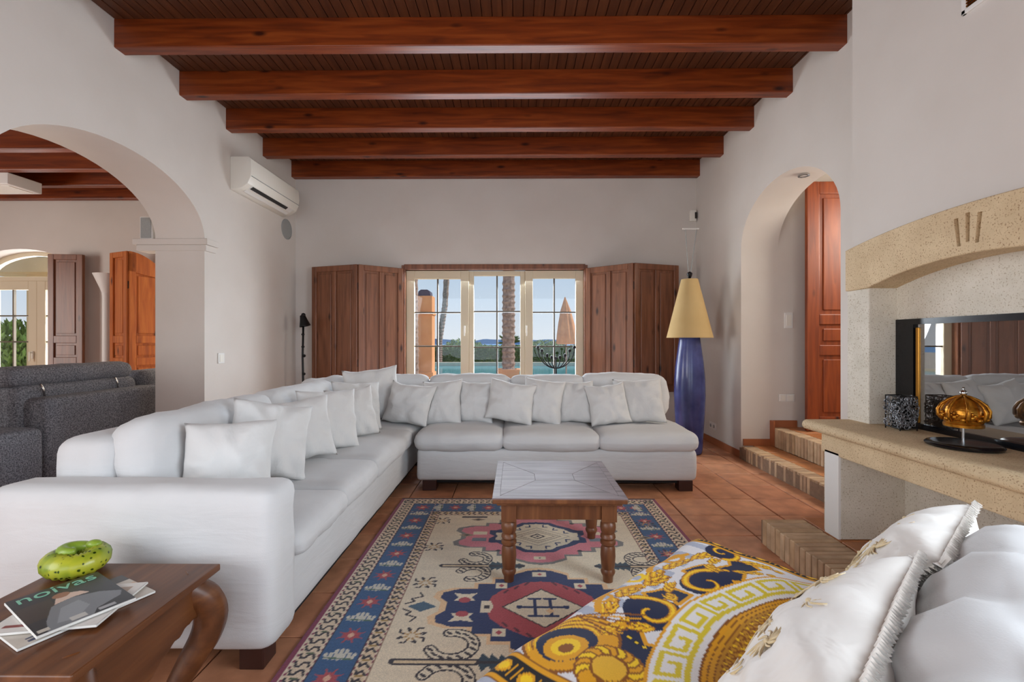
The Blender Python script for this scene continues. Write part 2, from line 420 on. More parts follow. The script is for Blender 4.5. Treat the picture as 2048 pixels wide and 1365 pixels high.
# right wall with arch to the stairs and an opening added for light
poly = [(YR, 0), (-.55, 0), (-.55, 2.6), (1.15, 2.6), (1.15, 0), (3.245, 0)]+arch_pts(3.245, 4.672, 2.134, .51)+[(4.672, 0), (YB, 0), (YB, ZT), (YR, ZT)]
S('wall_right', MB().prism(poly, 'x', XR, XR+.375), M['wall'], smooth=True)
# back wall
WX0, WX1, WZ0, WZ1 = -1.433, .883, .58, 2.17
mb = MB().box(XL-.45, WX0, YB, YB+.3, 0, ZT).box(WX1, XR+.375, YB, YB+.3, 0, ZT).box(WX0, WX1, YB, YB+.3, 0, WZ0).box(WX0, WX1, YB, YB+.3, WZ1, ZT)
S('wall_back', mb, M['wall'])
# rear wall behind the camera with two openings added for light
mb = MB().box(-8.6, -2.5, YR-.25, YR, 0, ZT).box(-.5, .35, YR-.25, YR, 0, ZT).box(2.05, 4.2, YR-.25, YR, 0, ZT)
mb.box(-2.5, -.5, YR-.25, YR, 2.65, ZT).box(.35, 2.05, YR-.25, YR, 2.65, ZT).box(-2.5, -.5, YR-.25, YR, 0, .3).box(.35, 2.05, YR-.25, YR, 0, .3)
S('wall_rear', mb, M['wall'])
# chimney breast
S('wall_chimney', MB().box(1.95, XR+.01, 1.22, 2.656, 1.72, ZT).box(2.10, XR+.01, 1.22, 2.656, .0, 1.72), M['wall'])
# ceiling
ceil = root('ceiling', (0, 0, ZC))
MB().box(XL-.45, XR+.375, YR-.2, YB+.3, ZC+.012, ZC+.1).build('deck', M['board'], ceil)
bw = .072; b0 = None; x = XL
bmb = MB().box(-bw/2+.003, bw/2-.003, YR-2.8, YB-2.8, 0, .016)
k = 0
while x < XR+bw:
    if b0 is None: b0 = bmb.build('board', M['board'], ceil, world=False, bevel=.002, seg=1); b0.location = (x+bw/2, 2.8, 0)
    else: piece(b0, 'board', ceil, (x+bw/2, 2.8, ZC))
    x += bw
bm0 = None
for k, y in enumerate([3.18, 3.80, 4.415, 5.06, 5.71, 2.55, 1.92, 1.29, .66, .03, -.6, -1.23, -1.86, -2.49]):
    if bm0 is None:
        bm0 = MB().box(XL-.02, XR+.02, 0, .095, -.20, .003).build('beam', M['beam'], ceil, world=False, bevel=.006); bm0.location = (0, y, 0)
    else: piece(bm0, 'beam', ceil, (0, y, ZC))
# skirting
S('baseboard_right', MB().box(XR-.012, XR, 4.672, YB, 0, .075).box(XR-.012, XR, 2.66, 3.245, 0, .075), M['skirt'])
S('baseboard_back', MB().box(XL, XR-.012, YB-.012, YB, 0, .075), M['skirt'])
S('baseboard_left', MB().box(XL, XL+.012, 4.12, YB-.012, 0, .075), M['skirt'])

# ------------------------------------------------------------------ lounge beyond the left arch
wa = S('wall_lounge_side', MB().prism([(YR, 0), (.8, 0), (.8, 2.5), (3.2, 2.5), (3.2, 0), (YB+.3, 0), (YB+.3, 3.4), (YR, 3.4)], 'x', -8.6, -8.3), M['wall'])
CA, HA = -6.40, .66
CB, HB = -3.98, .55
apt = lambda c, h: [(c-h, 0)]+arch_pts(c-h, c+h, 2.10, .29, 20)+[(c+h, 0)]
poly = [(-8.6, 0)]+apt(CA, HA)+apt(CB, HB)+[(XL-.45, 0), (XL-.45, 3.4), (-8.6, 3.4)]
S('wall_lounge_back', MB().prism(poly, 'y', YB, YB+.3), M['wall'], smooth=True)
lc = root('ceiling_lounge', (0, 0, 3.2)); lc.name = 'ceiling_lounge'
MB().box(-8.6, XL-.45, YR-.2, YB+.3, 3.2, 3.3).build('deck', M['board'], lc)
q0 = None
for y in (5.70, 5.22, 4.73, 4.22, 3.72, 3.2, 2.7, 2.2, 1.7, 1.2, .7, .2, -.3):
    if q0 is None:
        q0 = MB().box(-8.35, XL-.44, 0, .09, -.2, .003).build('beam', M['beam'], lc, world=False, bevel=.006); q0.location = (0, y, 0)
    else: piece(q0, 'beam', lc, (0, y, 3.2))

def pane_sash(win, x0, x1, z0, z1, y, fr, cols=2, rows=3, d=.055, handle=None):
    """sash: frame ring, bars, individual panes; x0..x1/z0..z1 outside of the sash"""
    g = MB().box(x0, x0+fr, y, y+d, z0, z1).box(x1-fr, x1, y, y+d, z0, z1).box(x0+fr, x1-fr, y, y+d, z0, z0+fr).box(x0+fr, x1-fr, y, y+d, z1-fr, z1)
    s = g.build('sash', M['cream'], win, bevel=.004, seg=1)
    gx0, gx1, gz0, gz1 = x0+fr, x1-fr, z0+fr, z1-fr; b = .009
    for i in range(1, cols): xx = gx0+(gx1-gx0)*i/cols; MB().box(xx-b, xx+b, y+.012, y+.043, gz0, gz1).build('glazing_bar', M['bar'], s)
    for j in range(1, rows): zz = gz0+(gz1-gz0)*j/rows; MB().box(gx0, gx1, y+.014, y+.041, zz-b, zz+b).build('glazing_bar', M['bar'], s)
    for i in range(cols):
        for j in range(rows):
            MB().box(gx0+(gx1-gx0)*i/cols, gx0+(gx1-gx0)*(i+1)/cols, y+.026, y+.030, gz0+(gz1-gz0)*j/rows, gz0+(gz1-gz0)*(j+1)/rows).build('pane', M['glass'], s)
    if handle is not None:
        hz = z0+(z1-z0)*.5
        MB().box(handle-.012, handle+.012, y-.012, y, hz-.05, hz+.05).box(handle-.009, handle+.009, y-.045, y-.012, hz+.02, hz+.04).box(handle-.009, handle+.009, y-.05, y-.034, hz-.085, hz+.04).build('handle', M['acwhite'], s, bevel=.003, seg=1)
    return s
win1 = root('window_1', (0, YB, WZ0))
yf = YB+.06
MB().box(WX0, WX1, YB-.015, YB+.10, WZ1-.055, WZ1+.012).build('header', M['shutter'], win1, bevel=.004)
MB().box(WX0-.03, WX0+.012, YB-.015, YB+.10, WZ0, WZ1).build('jamb', M['shutter'], win1, bevel=.004)
MB().box(WX1-.012, WX1+.03, YB-.015, YB+.10, WZ0, WZ1).build('jamb', M['shutter'], win1, bevel=.004)
MB().box(WX0-.03, WX1+.03, YB-.05, YB+.3, WZ0-.03, WZ0).build('sill', M['tread'], win1, bevel=.006)
fx = lambda px: (px-1032)*(yf+.03)/910
fz = lambda py: 1.2+(682.5-py)*(yf+.03)/910
zt = WZ1-.055
MB().box(WX0, WX1, yf+.06, yf+.12, zt-.03, zt).box(WX0, WX0+.03, yf+.06, yf+.12, WZ0, zt).box(WX1-.03, WX1, yf+.06, yf+.12, WZ0, zt).box(WX0, WX1, yf+.06, yf+.12, WZ0, WZ0+.03).box(fx(933), fx(943), yf+.06, yf+.12, WZ0, zt).box(fx(1047), fx(1057), yf+.06, yf+.12, WZ0, zt).build('frame', M['cream'], win1)
pane_sash(win1, WX0+.012, fx(938), WZ0+.01, zt-.005, yf, .105, handle=fx(930))
pane_sash(win1, fx(938), fx(1050), WZ0+.01, zt-.005, yf+.02, .062)
pane_sash(win1, fx(1050), WX1-.012, WZ0+.01, zt-.005, yf, .10, handle=fx(1053))

def french(name, c, h, ytop=2.0):
    wn = root(name, (c, YB+.22, 0)); y = YB+.20
    pts = arch_pts(c-h, c+h, 2.10, .29, 20)
    ring = [(c-h, ytop-.0)]+pts+[(c+h, ytop-.0)]
    inn = [(p[0]+(.05 if p[0] < c else -.05), p[1]-.05) for p in pts]
    MB().prism([(c-h, ytop)]+pts+[(c+h, ytop), (c+h-.05, ytop+.0)]+inn[::-1]+[(c-h+.05, ytop)], 'y', y, y+.06).build('frame', M['cream'], wn)
    MB().prism([(c-h+.04, ytop+.05)]+inn+[(c+h-.04, ytop+.05)], 'y', y+.03, y+.034).build('pane', M['glass'], wn)
    MB().box(c-h, c+h, y, y+.06, ytop, ytop+.06).build('transom', M['cream'], wn, bevel=.004, seg=1)
    pane_sash(wn, c-h, c, .03, ytop, y, .115, 2, 5, handle=c-.05)
    pane_sash(wn, c, c+h, .03, ytop, y, .115, 2, 5)
    return wn
french('window_2', CA, HA); french('window_3', CB, HB)

# ------------------------------------------------------------------ shutters
def leaf(parent, a, b, z0, z1, mat, npan=2, archtop=False, th=.044, rails=()):
    """leaf between floor points a,b; panels recessed; front is to the left of a->b as seen from the room"""
    ax, ay = a; bx, by = b; L = math.hypot(bx-ax, by-ay); ang = math.atan2(by-ay, bx-ax)
    Mx = Matrix.Translation((ax, ay, 0)) @ Matrix.Rotation(ang, 4, 'Z')
    st = .068; fr = MB()
    zs = [z0]+list(rails)+[z1]
    fr.box(0, st, -th/2, th/2, z0, z1)
    ztop = (lambda x: z1-(.20*(x/L)**2 if archtop else 0))
    if archtop:
        fr = MB(); fr.box(0, st, -th/2, th/2, z0, z1-.02)
        fr.box(L-st, L, -th/2, th/2, z0, z1-.20)
        fr.prism([(0, z1-.24)]+[(L, z1-.30)]+[(L*i/8, ztop(L*i/8)) for i in range(8, -1, -1)], 'y', -th/2, th/2)
    else:
        fr.box(L-st, L, -th/2, th/2, z0, z1); fr.box(st, L-st, -th/2, th/2, z1-st, z1)
    fr.box(st, L-st, -th/2, th/2, z0, z0+st*1.2)
    for r in rails: fr.box(st, L-st, -th/2, th/2, r-.045, r+.045)
    wpan = (L-2*st-(npan-1)*.05)/npan
    for i in range(1, npan): xx = st+i*wpan+(i-1)*.05; fr.box(xx, xx+.05, -th/2, th/2, z0+st, z1-st)
    lf = fr.xf(Mx).build('leaf', mat, parent, bevel=.004, seg=1)
    for i in range(npan):
        xx = st+i*(wpan+.05)
        lev = [z0+st]+list(rails)+[(z1-st) if not archtop else z1-.26]
        for q in range(len(lev)-1):
            p0 = lev[q]+(.045 if q else 0); p1 = lev[q+1]-(.045 if q < len(lev)-2 else 0)
            pm = MB().box(xx-.004, xx+wpan+.004, -.003, .003, p0-.004, p1+.004)
            pm.box(xx+.026, xx+wpan-.026, -.013, .013, p0+.03, p1-.03)
            pm.xf(Mx).build('panel', mat, lf, bevel=.009, seg=1)
def bifold(name, label, pts, z0, z1, mat, cat='shutter', npan=(2, 2), arch=(False, False), rails=(), group=None):
    t = thing(name, label, cat, (pts[1][0], pts[1][1], z0), 0, group)
    for i in range(len(pts)-1):
        leaf(t, pts[i], pts[i+1], z0, z1, mat, npan[i], arch[i], rails=rails)
    for hz in (.2, .8):
        zz = z0+(z1-z0)*hz
        for i in range(1, len(pts)-1): MB().lathe([(.009, 0), (.009, .09)], (pts[i][0], pts[i][1], zz), 8).build('hinge', M['black'], t)
    return t
bifold('folding_shutter', 'two-leaf brown wooden folding shutter beside the thin black lamp', [(-2.545, 5.68), (-1.905, 5.47), (-1.445, 5.79)], .58, 2.124, M['shutter'])
bifold('folding_shutter', 'two-leaf brown wooden folding shutter behind the tall blue lamp', [(1.985, 5.60), (1.395, 5.40), (.895, 5.79)], .58, 2.124, M['shutter'])
bifold('folding_shutter', 'reddish-brown single shutter leaf folded beside the arched glazed doors', [(-5.86, 5.66), (-5.46, 5.70)], .03, 2.29, M['shutter'], npan=(1,), arch=(False,), rails=(.95, 1.22))
bifold('folding_shutter', 'wooden shutter with sunlit orange colouring and curved top beside the white pier', [(-4.97, 5.55), (-4.65, 5.42), (-4.50, 5.76)], .03, 2.28, M['sunlitwood'], npan=(1, 1), arch=(False, True), rails=(.95, 1.22))

# ------------------------------------------------------------------ stairs and door beyond the right arch
st = root('stair', (2.3, 4, 0)); st['label'] = 'two brick-edged steps up through the arched doorway'
MB().box(2.42, 3.7, 3.05, 4.72, 0, .118).build('step_core', M['mortar'], st)
MB().box(2.72, 3.7, 3.05, 4.72, .118, .308).build('step_core', M['mortar'], st)
def bricks(parent, x0, depth, z0, h, ya, yb, pitch=.045):
    src = None; y = ya; k = 0
    while y < yb-.02:
        if src is None:
            src = MB().box(0, depth, -pitch/2+.004, pitch/2-.004, 0, h).build('brick', M['brick'], parent, world=False, bevel=.004, seg=1)
            src.location = mw(parent).inverted() @ Vector((x0, y, z0))
        else: piece(src, 'brick', parent, (x0+random.uniform(-.003, .003), y, z0+random.uniform(-.002, .002)))
        y += pitch
bricks(st, 2.285, .135, 0, .133, 3.08, 4.655)
bricks(st, 2.60, .125, .133, .187, 3.08, 4.69)
MB().box(2.284, 2.44, 3.05, 4.67, -.005, .115).build('mortar_bed', M['mortar'], st)
for i, (xa, xb, z) in enumerate(((2.422, 2.60, .118), (2.727, 3.25, .306))):
    y = 4.70; j = 0
    while y > 3.1:
        MB().box(xa, xb, y-.322, y, z, z+.014).build('tread_tile', M['tread'], st, bevel=.002, seg=1); y -= .328
S('baseboard_stair', MB().box(2.32, 2.60, 4.655, 4.672, .133, .20).box(2.60, 2.86, 4.672-.017, 4.672, .32, .39).box(2.592, 2.604, 4.60, 4.672, .133, .39), M['skirt'])
S('wall_hall_back', MB().box(2.675, 4.2, 4.672, 4.80, 0, 3.4).box(4.1, 4.2, YR, 4.8, 0, 3.4), M['wall'])
S('ceiling_hall', MB().box(2.5, 4.2, YR, 4.8, 3.3, 3.4), M['wall'])
door = root('door_1', (2.85, 4.46, .32)); door['label'] = 'orange-brown panelled wooden door at the top of the steps'
def panel_door(t, x0, x1, y, z0, z1, mat):
    s = .12; f = MB().box(x0, x0+s, y, y+.04, z0, z1).box(x1-s, x1, y, y+.04, z0, z1)
    rails = [z0, .48, 1.02, 1.28, 1.44, z1]
    segs = [(z0+.14, 1.06), (1.16, 1.36), (1.46, z1-.12)]
    f.box(x0+s, x1-s, y, y+.04, z0, z0+.14).box(x0+s, x1-s, y, y+.04, 1.06, 1.16).box(x0+s, x1-s, y, y+.04, 1.36, 1.46).box(x0+s, x1-s, y, y+.04, z1-.12, z1)
    f.build('door_frame', mat, t, bevel=.006)
    for a, b in segs:
        MB().box(x0+s-.005, x1-s+.005, y+.014, y+.026, a-.005, b+.005).box(x0+s+.04, x1-s-.04, y+.004, y+.03, a+.04, b-.04).build('panel', mat, t, bevel=.008)
panel_door(door, 2.825, 3.60, 4.44, .325, 2.75, M['doorwood'])
def outlet(name, label, cat, x, y, z, ax, w_=.085, h_=.085, n=1, group=None):
    t = thing(name, label, cat, (x, y, z), 0, group)
    d = .010
    for i in range(n):
        o = (i-(n-1)/2)*w_
        if ax == 'x+': MB().box(x, x+d, y+o-w_/2, y+o+w_/2, z-h_/2, z+h_/2).build('plate', M['white'], t, bevel=.003); MB().box(x+d, x+d+.004, y+o-w_*.3, y+o+w_*.3, z-h_*.35, z+h_*.35).build('rocker', M['acwhite'], t, bevel=.001)
        if ax == 'x-': MB().box(x-d, x, y+o-w_/2, y+o+w_/2, z-h_/2, z+h_/2).build('plate', M['white'], t, bevel=.003); MB().lathe([(.02, 0), (.02, .004)], (0, 0, 0), 14).xf(Matrix.Translation((x-d-.003, y+o, z)) @ Matrix.Rotation(R(90), 4, 'Y')).build('socket_face', M['grille'], t)
        if ax == 'y-': MB().box(x+o-w_/2, x+o+w_/2, y-d, y, z-h_/2, z+h_/2).build('plate', M['white'], t, bevel=.003); MB().box(x+o-w_*.3, x+o+w_*.3, y-d-.004, y-d, z-h_*.35, z+h_*.35).build('rocker', M['acwhite'], t, bevel=.001)
outlet('light_switch', 'white light switch on the wall between arch and sofa', 'switch', XL, 4.335, 1.035, 'x+', .09, .10)
outlet('wall_socket', 'white double wall socket low beside the tall blue lamp', 'socket', XR, 5.33, .21, 'x-', .085, .085, 2)
outlet('light_switch', 'white double switch plate on the wall beside the panelled door', 'switch', 2.78, 4.672, 1.41, 'y-', .085, .16)
outlet('wall_socket', 'row of white sockets low on the wall beside the panelled door', 'socket', 2.76, 4.672, .62, 'y-', .08, .075, 2)
t = thing('recessed_spotlight', 'small chrome recessed spotlight in the top of the arched doorway', 'spotlight', (2.49, 3.96, 2.63))
MB().lathe([(.045, 0), (.045, .012), (.03, .016), (.03, 0)], (2.49, 3.96, 2.628), 20, False).build('trim_ring', M['chrome'], t, smooth=True)
MB().lathe([(.03, 0), (.03, .006)], (2.49, 3.96, 2.634), 18).build('lens', M['white'], t)

# ------------------------------------------------------------------ fireplace
fp = thing('fireplace', 'pale stone fireplace with arched carved lintel and deep raised ledge', 'fireplace', (1.95, 1.95, 0))
PH = .146
MB().box(1.462, 2.30, 1.0, 2.725, 0, PH-.012).build('hearth_core', M['mortar'], fp)
bricks(fp, 1.454, .245, 0, PH, 1.02, 2.73)
y = 2.735
while y > 1.1:
    MB().box(1.712, 2.10, y-.322, y, PH-.014, PH-.002).build('hearth_tile', M['tread'], fp, bevel=.002, seg=1); y -= .328
MB().box(1.71, 1.722, 2.428, 2.535, PH, .60).build('pier_facing', M['white'], fp)
MB().box(1.722, 2.14, 2.428, 2.56, PH, .60).build('pier', M['stonepale'], fp, bevel=.004)
MB().box(1.71, 2.14, 1.20, 1.32, PH, .60).build('pier', M['stonepale'], fp, bevel=.004)
MB().box(2.06, 2.12, 1.32, 2.428, PH, .60).build('niche_back', M['stonepale'], fp)
MB().box(1.71, 2.14, 1.18, 2.565, .584, .692).build('ledge_beam', M['stone'], fp, bevel=.006)
# bullnose slab
prof = [(2.12, .69), (1.69, .69)]+[(1.69-.03*math.cos(a), .718+.028*math.sin(a)) for a in [R(-80+16*i) for i in range(11)]]+[(1.69, .746), (2.12, .746)]
MB().prism(prof, 'y', 1.10, 2.66).build('ledge_slab', M['stone'], fp, smooth=True, bevel=.004, seg=1)
JX = 1.93
MB().box(JX, 2.14, 2.505, 2.668, .744, 1.49).build('jamb', M['stonepale'], fp, bevel=.004)
MB().box(JX, 2.14, 1.235, 1.395, .744, 1.49).build('jamb', M['stonepale'], fp, bevel=.004)
cy = 1.95; n = 24
outer = [(cy-.72+1.44*i/n, 1.725+.063*(1-((-.72+1.44*i/n)/.72)**2)) for i in range(n+1)]
inner = [(cy-.555+1.11*i/n, 1.489+.083*(1-((-.555+1.11*i/n)/.555)**2)) for i in range(n+1)]
lint = MB().prism([(cy-.72, 1.489)]+inner+[(cy+.72, 1.489)]+outer[::-1], 'x', JX-.012, 2.12).build('lintel', M['stone'], fp, bevel=.004, seg=1)
def groove_cut(target, mbs):
    for g in mbs:
        c = g.build('cutter', None, target.parent)
        md = target.modifiers.new('cut', 'BOOLEAN'); md.operation = 'DIFFERENCE'; md.object = c; md.solver = 'EXACT'
        bpy.context.view_layer.update()
        dg = bpy.context.evaluated_depsgraph_get()
        me = bpy.data.meshes.new_from_object(target.evaluated_get(dg)); target.modifiers.clear(); old = target.data; target.data = me
        bpy.data.objects.remove(c)
gs = []
for dy, tilt, dz in ((.045, .10, 0), (0, 0, .012), (-.045, -.10, 0)):
    pts = [(-.008, -.062), (.008, -.062), (.010, .062), (-.010, .062)]
    gs.append(MB().prism([(cy+dy+p[0]+p[1]*tilt, 1.672+dz+p[1]) for p in pts], 'x', JX-.05, JX+.012))
groove_cut(lint, gs)
# panel above the firebox, frame, glass
IX = 2.08
pan = MB().prism([(1.395, 1.316), (2.505, 1.316), (2.505, 1.49)]+inner[::-1]+[(1.395, 1.49)], 'x', IX, IX+.05)
pan.build('upper_panel', M['stonepale'], fp)
MB().box(IX-.006, IX+.02, 2.395, 2.505, .746, 1.316).box(IX-.006, IX+.02, 1.395, 1.45, .746, 1.316).box(IX-.006, IX+.02, 1.45, 2.395, 1.286, 1.316).box(IX-.006, IX+.02, 1.45, 2.395, .746, .775).build('firebox_frame', M['blackgloss'], fp)
MB().box(IX-.004, IX+.012, 2.365, 2.385, .775, 1.27).build('door_trim', M['brass'], fp, bevel=.003)
MB().box(IX+.002, IX+.006, 1.45, 2.365, .775, 1.286).build('glass_door', M['fireglass'], fp)
MB().box(IX+.30, IX+.32, 1.42, 2.50, .74, 1.33).box(IX+.02, IX+.3, 1.40, 1.42, .74, 1.33).box(IX+.02, IX+.3, 2.49, 2.505, .74, 1.33).box(IX+.02, IX+.3, 1.40, 2.505, 1.316, 1.335).box(IX+.02, IX+.3, 1.40, 2.505, .735, .75).build('firebox', M['firebox'], fp)

# vent grille on the chimney wall
t = thing('air_vent', 'white-framed metal air vent high on the chimney wall', 'vent', (1.95, 1.80, 2.6))
f = MB()
for a, b, c, d in ((1.58, 2.0, 2.615, 2.635), (1.58, 2.0, 2.79, 2.81), (1.58, 1.60, 2.615, 2.81), (1.98, 2.0, 2.615, 2.81)): f.box(1.938, 1.952, a, b, c, d)
f.build('frame', M['white'], t, bevel=.003); MB().box(1.946, 1.952, 1.6, 1.98, 2.635, 2.79).build('backing', M['slot'], t)
for i in range(12): zz = 2.640+i*.0128; MB().box(1.940, 1.946, 1.6, 1.98, zz, zz+.006).build('slat', M['brass'], t)

# ------------------------------------------------------------------ white sofas
SG = None
A = thing('sectional_sofa', 'white slipcovered sofa section with low wide arm along the left wall', 'sofa', (-1.37, 2.9, 0))
soft_box(-1.84, -.90, 1.66, 4.56, .08, .345, .035, 0, .008, 1, 26).build('base', M['sofa'], A, smooth='full')
soft_box(-1.93, -.865, 1.612, 1.815, .075, .668, .058, .003, .007, 2, 24, wsc=6).build('arm', M['sofa'], A, smooth='full')
soft_box(-1.86, -1.60, 1.79, 4.58, .10, .815, .07, .0, .010, 3, 26).build('back', M['sofa'], A, smooth='full')
soft_box(-1.70, -.84, 4.36, 4.58, .10, .80, .06, .0, .010, 4, 18).build('back', M['sofa'], A, smooth='full')
for i, (a, b, h) in enumerate(((1.81, 2.34, .445), (2.325, 2.86, .462), (2.845, 3.76, .475), (3.74, 4.38, .47))):
    soft_box(-1.62, -.855, a, b, .325, h, .055, .022, .014, 5+i, 16, .012, 6).build('seat_cushion', M['sofa'], A, smooth='full')
def lean(mb, c, rx=0, ry=0, rz=0):
    return mb.xf(Matrix.Translation(c) @ Matrix.Rotation(rz, 4, 'Z') @ Matrix.Rotation(ry, 4, 'Y') @ Matrix.Rotation(rx, 4, 'X'))
for i, (a, b, z) in enumerate(((1.84, 2.80, .67), (2.79, 3.74, .67))):
    m = soft_box(-(b-a)/2, (b-a)/2, -.11, .11, -.215, .215, .085, 0, .016, 11+i, 16, .03, 6)
    lean(m, (-1.56, (a+b)/2, z), R(-12), 0, R(90)).build('back_cushion', M['sofa'], A, smooth='full')
m = soft_box(-.36, .36, -.1, .1, -.20, .20, .08, 0, .02, 15, 14, .03, 6); lean(m, (-1.60, 4.17, .68), R(-12), 0, R(52)).build('back_cushion', M['sofa'], A, smooth='full')
m = soft_box(-.325, .325, -.1, .1, -.20, .20, .08, 0, .02, 16, 14, .015, 6); lean(m, (-1.155, 4.30, .69), R(-14), 0, 0).build('back_cushion', M['sofa'], A, smooth='full')
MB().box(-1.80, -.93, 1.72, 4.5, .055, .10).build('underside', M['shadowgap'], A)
for x, y in ((-.97, 1.68), (-1.78, 1.68), (-.97, 4.4), (-1.78, 4.4)): MB().box(x-.04, x+.05, y-.03, y+.06, 0, .085).build('foot', M['darkfoot'], A, bevel=.004)
B = thing('sectional_sofa', 'white slipcovered armless sofa section standing in front of the window', 'sofa', (.32, 4.1, 0))
soft_box(-.80, 1.445, 3.625, 4.56, .08, .335, .04, 0, .008, 21, 24).build('base', M['sofa'], B, smooth='full')
soft_box(-.80, 1.40, 4.36, 4.58, .10, .79, .07, 0, .012, 22, 24).build('back', M['sofa'], B, smooth='full')
for i, (a, b, h) in enumerate(((-.815, -.10, .475), (-.115, .675, .47), (.655, 1.46, .468))):
    soft_box(a, b, 3.585, 4.38, .315, h, .075, .022, .016, 25+i, 16, .018, 5).build('seat_cushion', M['sofa'], B, smooth='full')
for i, (a, b, z) in enumerate(((-.80, -.05, .685), (-.06, .64, .675), (.63, 1.40, .69))):
    m = soft_box(-(b-a)/2, (b-a)/2, -.11, .11, -.205, .205, .085, 0, .018, 31+i, 16, .03, 6)
    lean(m, ((a+b)/2, 4.31, z), R(-13)).build('back_cushion', M['sofa'], B, smooth='full')
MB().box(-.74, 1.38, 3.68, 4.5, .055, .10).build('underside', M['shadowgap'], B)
for x, y in ((1.33, 3.66), (-.72, 3.66), (1.33, 4.45), (-.72, 4.45)): MB().box(x-.03, x+.08, y-.02, y+.08, 0, .085).build('foot', M['darkfoot'], B, bevel=.004)

# scatter pillows
PG = 'white scatter pillows along the window sofa'
def pillow(label, c, w_, h_, th, yaw, tilt, roll, seed, group=None, wr=.022):
    mb = pillow_mb(w_, h_, th, seed, 26, wr)
    o = mb.build('scatter_pillow', M['pillow'], None, smooth='full', world=False)
    o.matrix_basis = Matrix.Translation(c) @ Matrix.Rotation(R(yaw), 4, 'Z') @ Matrix.Rotation(R(tilt), 4, 'X') @ Matrix.Rotation(R(roll), 4, 'Y')
    return tag(o, label, 'pillow', group)
bx = [-.93, -.655, -.37, -.045, .235, .51, .80, 1.09]
bwid = [.43, .37, .37, .42, .37, .38, .36, .43]
by = [3.95, 4.0, 4.05, 3.95, 4.0, 4.05, 3.96, 4.04]
roll = [6, -4, 3, 9, 6, -2, -6, -3]
ORD = ['', 'second', 'third', 'fourth', 'fifth', 'sixth', 'seventh', '']
PL = ['white cotton scatter pillow on the window sofa, %s from the sofa corner' % o_ if o_ else '' for o_ in ORD]
PL[0] = 'white cotton scatter pillow on the window sofa, next to the sofa corner'; PL[7] = 'white cotton scatter pillow on the window sofa, nearest the tall blue lamp'
row = []
for i in range(8):
    row.append(pillow(PL[i], (bx[i], by[i], .662+(-.006, 0, 0, .01, .01, 0, -.010, .01)[i]), bwid[i], .385+.02*((i*5) % 3-1), .165, (-12, -9, -6, -4, -11, -5, 3, -6)[i], -20, roll[i], i+1, PG, .02))
for f_, r_ in ((0, 1), (1, 2), (3, 2), (3, 4), (4, 5), (6, 5), (6, 7)): press(row[r_], row[f_])
pillow('small white scatter pillow nearest the low sofa arm, beside it', (-1.27, 2.005, .66), .36, .37, .17, 26, -14, 2, 21)
pillow('creased white scatter pillow behind the pillow by the sofa arm', (-1.27, 2.34, .69), .39, .40, .16, 44, -18, 12, 22, None, .03)
pillow('white scatter pillow third along from the low sofa arm', (-1.28, 2.70, .67), .37, .38, .15, 40, -18, -3, 23)
pillow('white scatter pillow fourth along from the low sofa arm', (-1.24, 3.00, .675), .40, .41, .15, 46, -18, 3, 24)
pillow('white scatter pillow fifth along from the low sofa arm', (-1.21, 3.36, .665), .36, .38, .14, 42, -16, -4, 25)
pillow('white scatter pillow tucked behind the fifth one from the sofa arm', (-1.28, 3.66, .68), .40, .40, .14, 42, -18, 4, 26)
pillow('large white scatter pillow upright in the corner of the two sofas', (-1.275, 4.05, .725), .48, .48, .15, 22, -14, -6, 27)

for o in [o for o in col.objects if o.name.startswith('scatter_pillow')]: weld(o)

# ------------------------------------------------------------------ coffee table
ct = thing('coffee_table', 'square wooden coffee table with turned legs on the patterned rug', 'table', (.21, 2.5, .012))
tx0, tx1, ty0, ty1, tz = -.113, .532, 2.165, 2.84, .452
MB().box(tx0, tx1, ty0, ty1, tz-.03, tz-.006).build('top', M['coffeewood'], ct, bevel=.005)
MB().box(tx0+.02, tx1-.02, ty0+.02, ty1-.02, tz-.045, tz-.03).build('top_moulding', M['coffeewood'], ct, bevel=.005)
fw = .035; mxl = tx0+(tx1-tx0)*.335; mxr = tx1-(tx1-tx0)*.335; my = (ty0+ty1)/2; e = .0015
a, b, c, d = tx0+fw, tx1-fw, ty0+fw, ty1-fw
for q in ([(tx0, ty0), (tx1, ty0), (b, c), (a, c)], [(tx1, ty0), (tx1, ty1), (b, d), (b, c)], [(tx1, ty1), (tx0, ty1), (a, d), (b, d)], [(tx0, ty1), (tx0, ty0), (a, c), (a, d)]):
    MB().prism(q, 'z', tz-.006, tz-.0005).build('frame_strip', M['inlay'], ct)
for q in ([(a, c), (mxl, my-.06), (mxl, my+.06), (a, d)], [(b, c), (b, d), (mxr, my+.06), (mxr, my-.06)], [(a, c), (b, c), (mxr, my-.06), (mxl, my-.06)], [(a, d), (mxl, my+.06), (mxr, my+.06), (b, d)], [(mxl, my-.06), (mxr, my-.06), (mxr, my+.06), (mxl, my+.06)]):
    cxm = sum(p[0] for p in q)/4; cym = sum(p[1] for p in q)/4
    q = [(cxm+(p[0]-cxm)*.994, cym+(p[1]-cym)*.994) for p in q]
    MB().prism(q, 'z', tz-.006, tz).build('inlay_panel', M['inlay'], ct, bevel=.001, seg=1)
lx0, lx1, ly0, ly1 = -.072, .491, 2.215, 2.785; ls = .074
for q in (MB().box(lx0+ls, lx1-ls, ly0+.012, ly0+.032, .325, tz-.045), MB().box(lx0+ls, lx1-ls, ly1-.032, ly1-.012, .325, tz-.045),
          MB().box(lx0+.012, lx0+.032, ly0+ls, ly1-ls, .325, tz-.045), MB().box(lx1-.032, lx1-.012, ly0+ls, ly1-ls, .325, tz-.045)):
    q.build('apron', M['coffeewood'], ct, bevel=.002, seg=1)
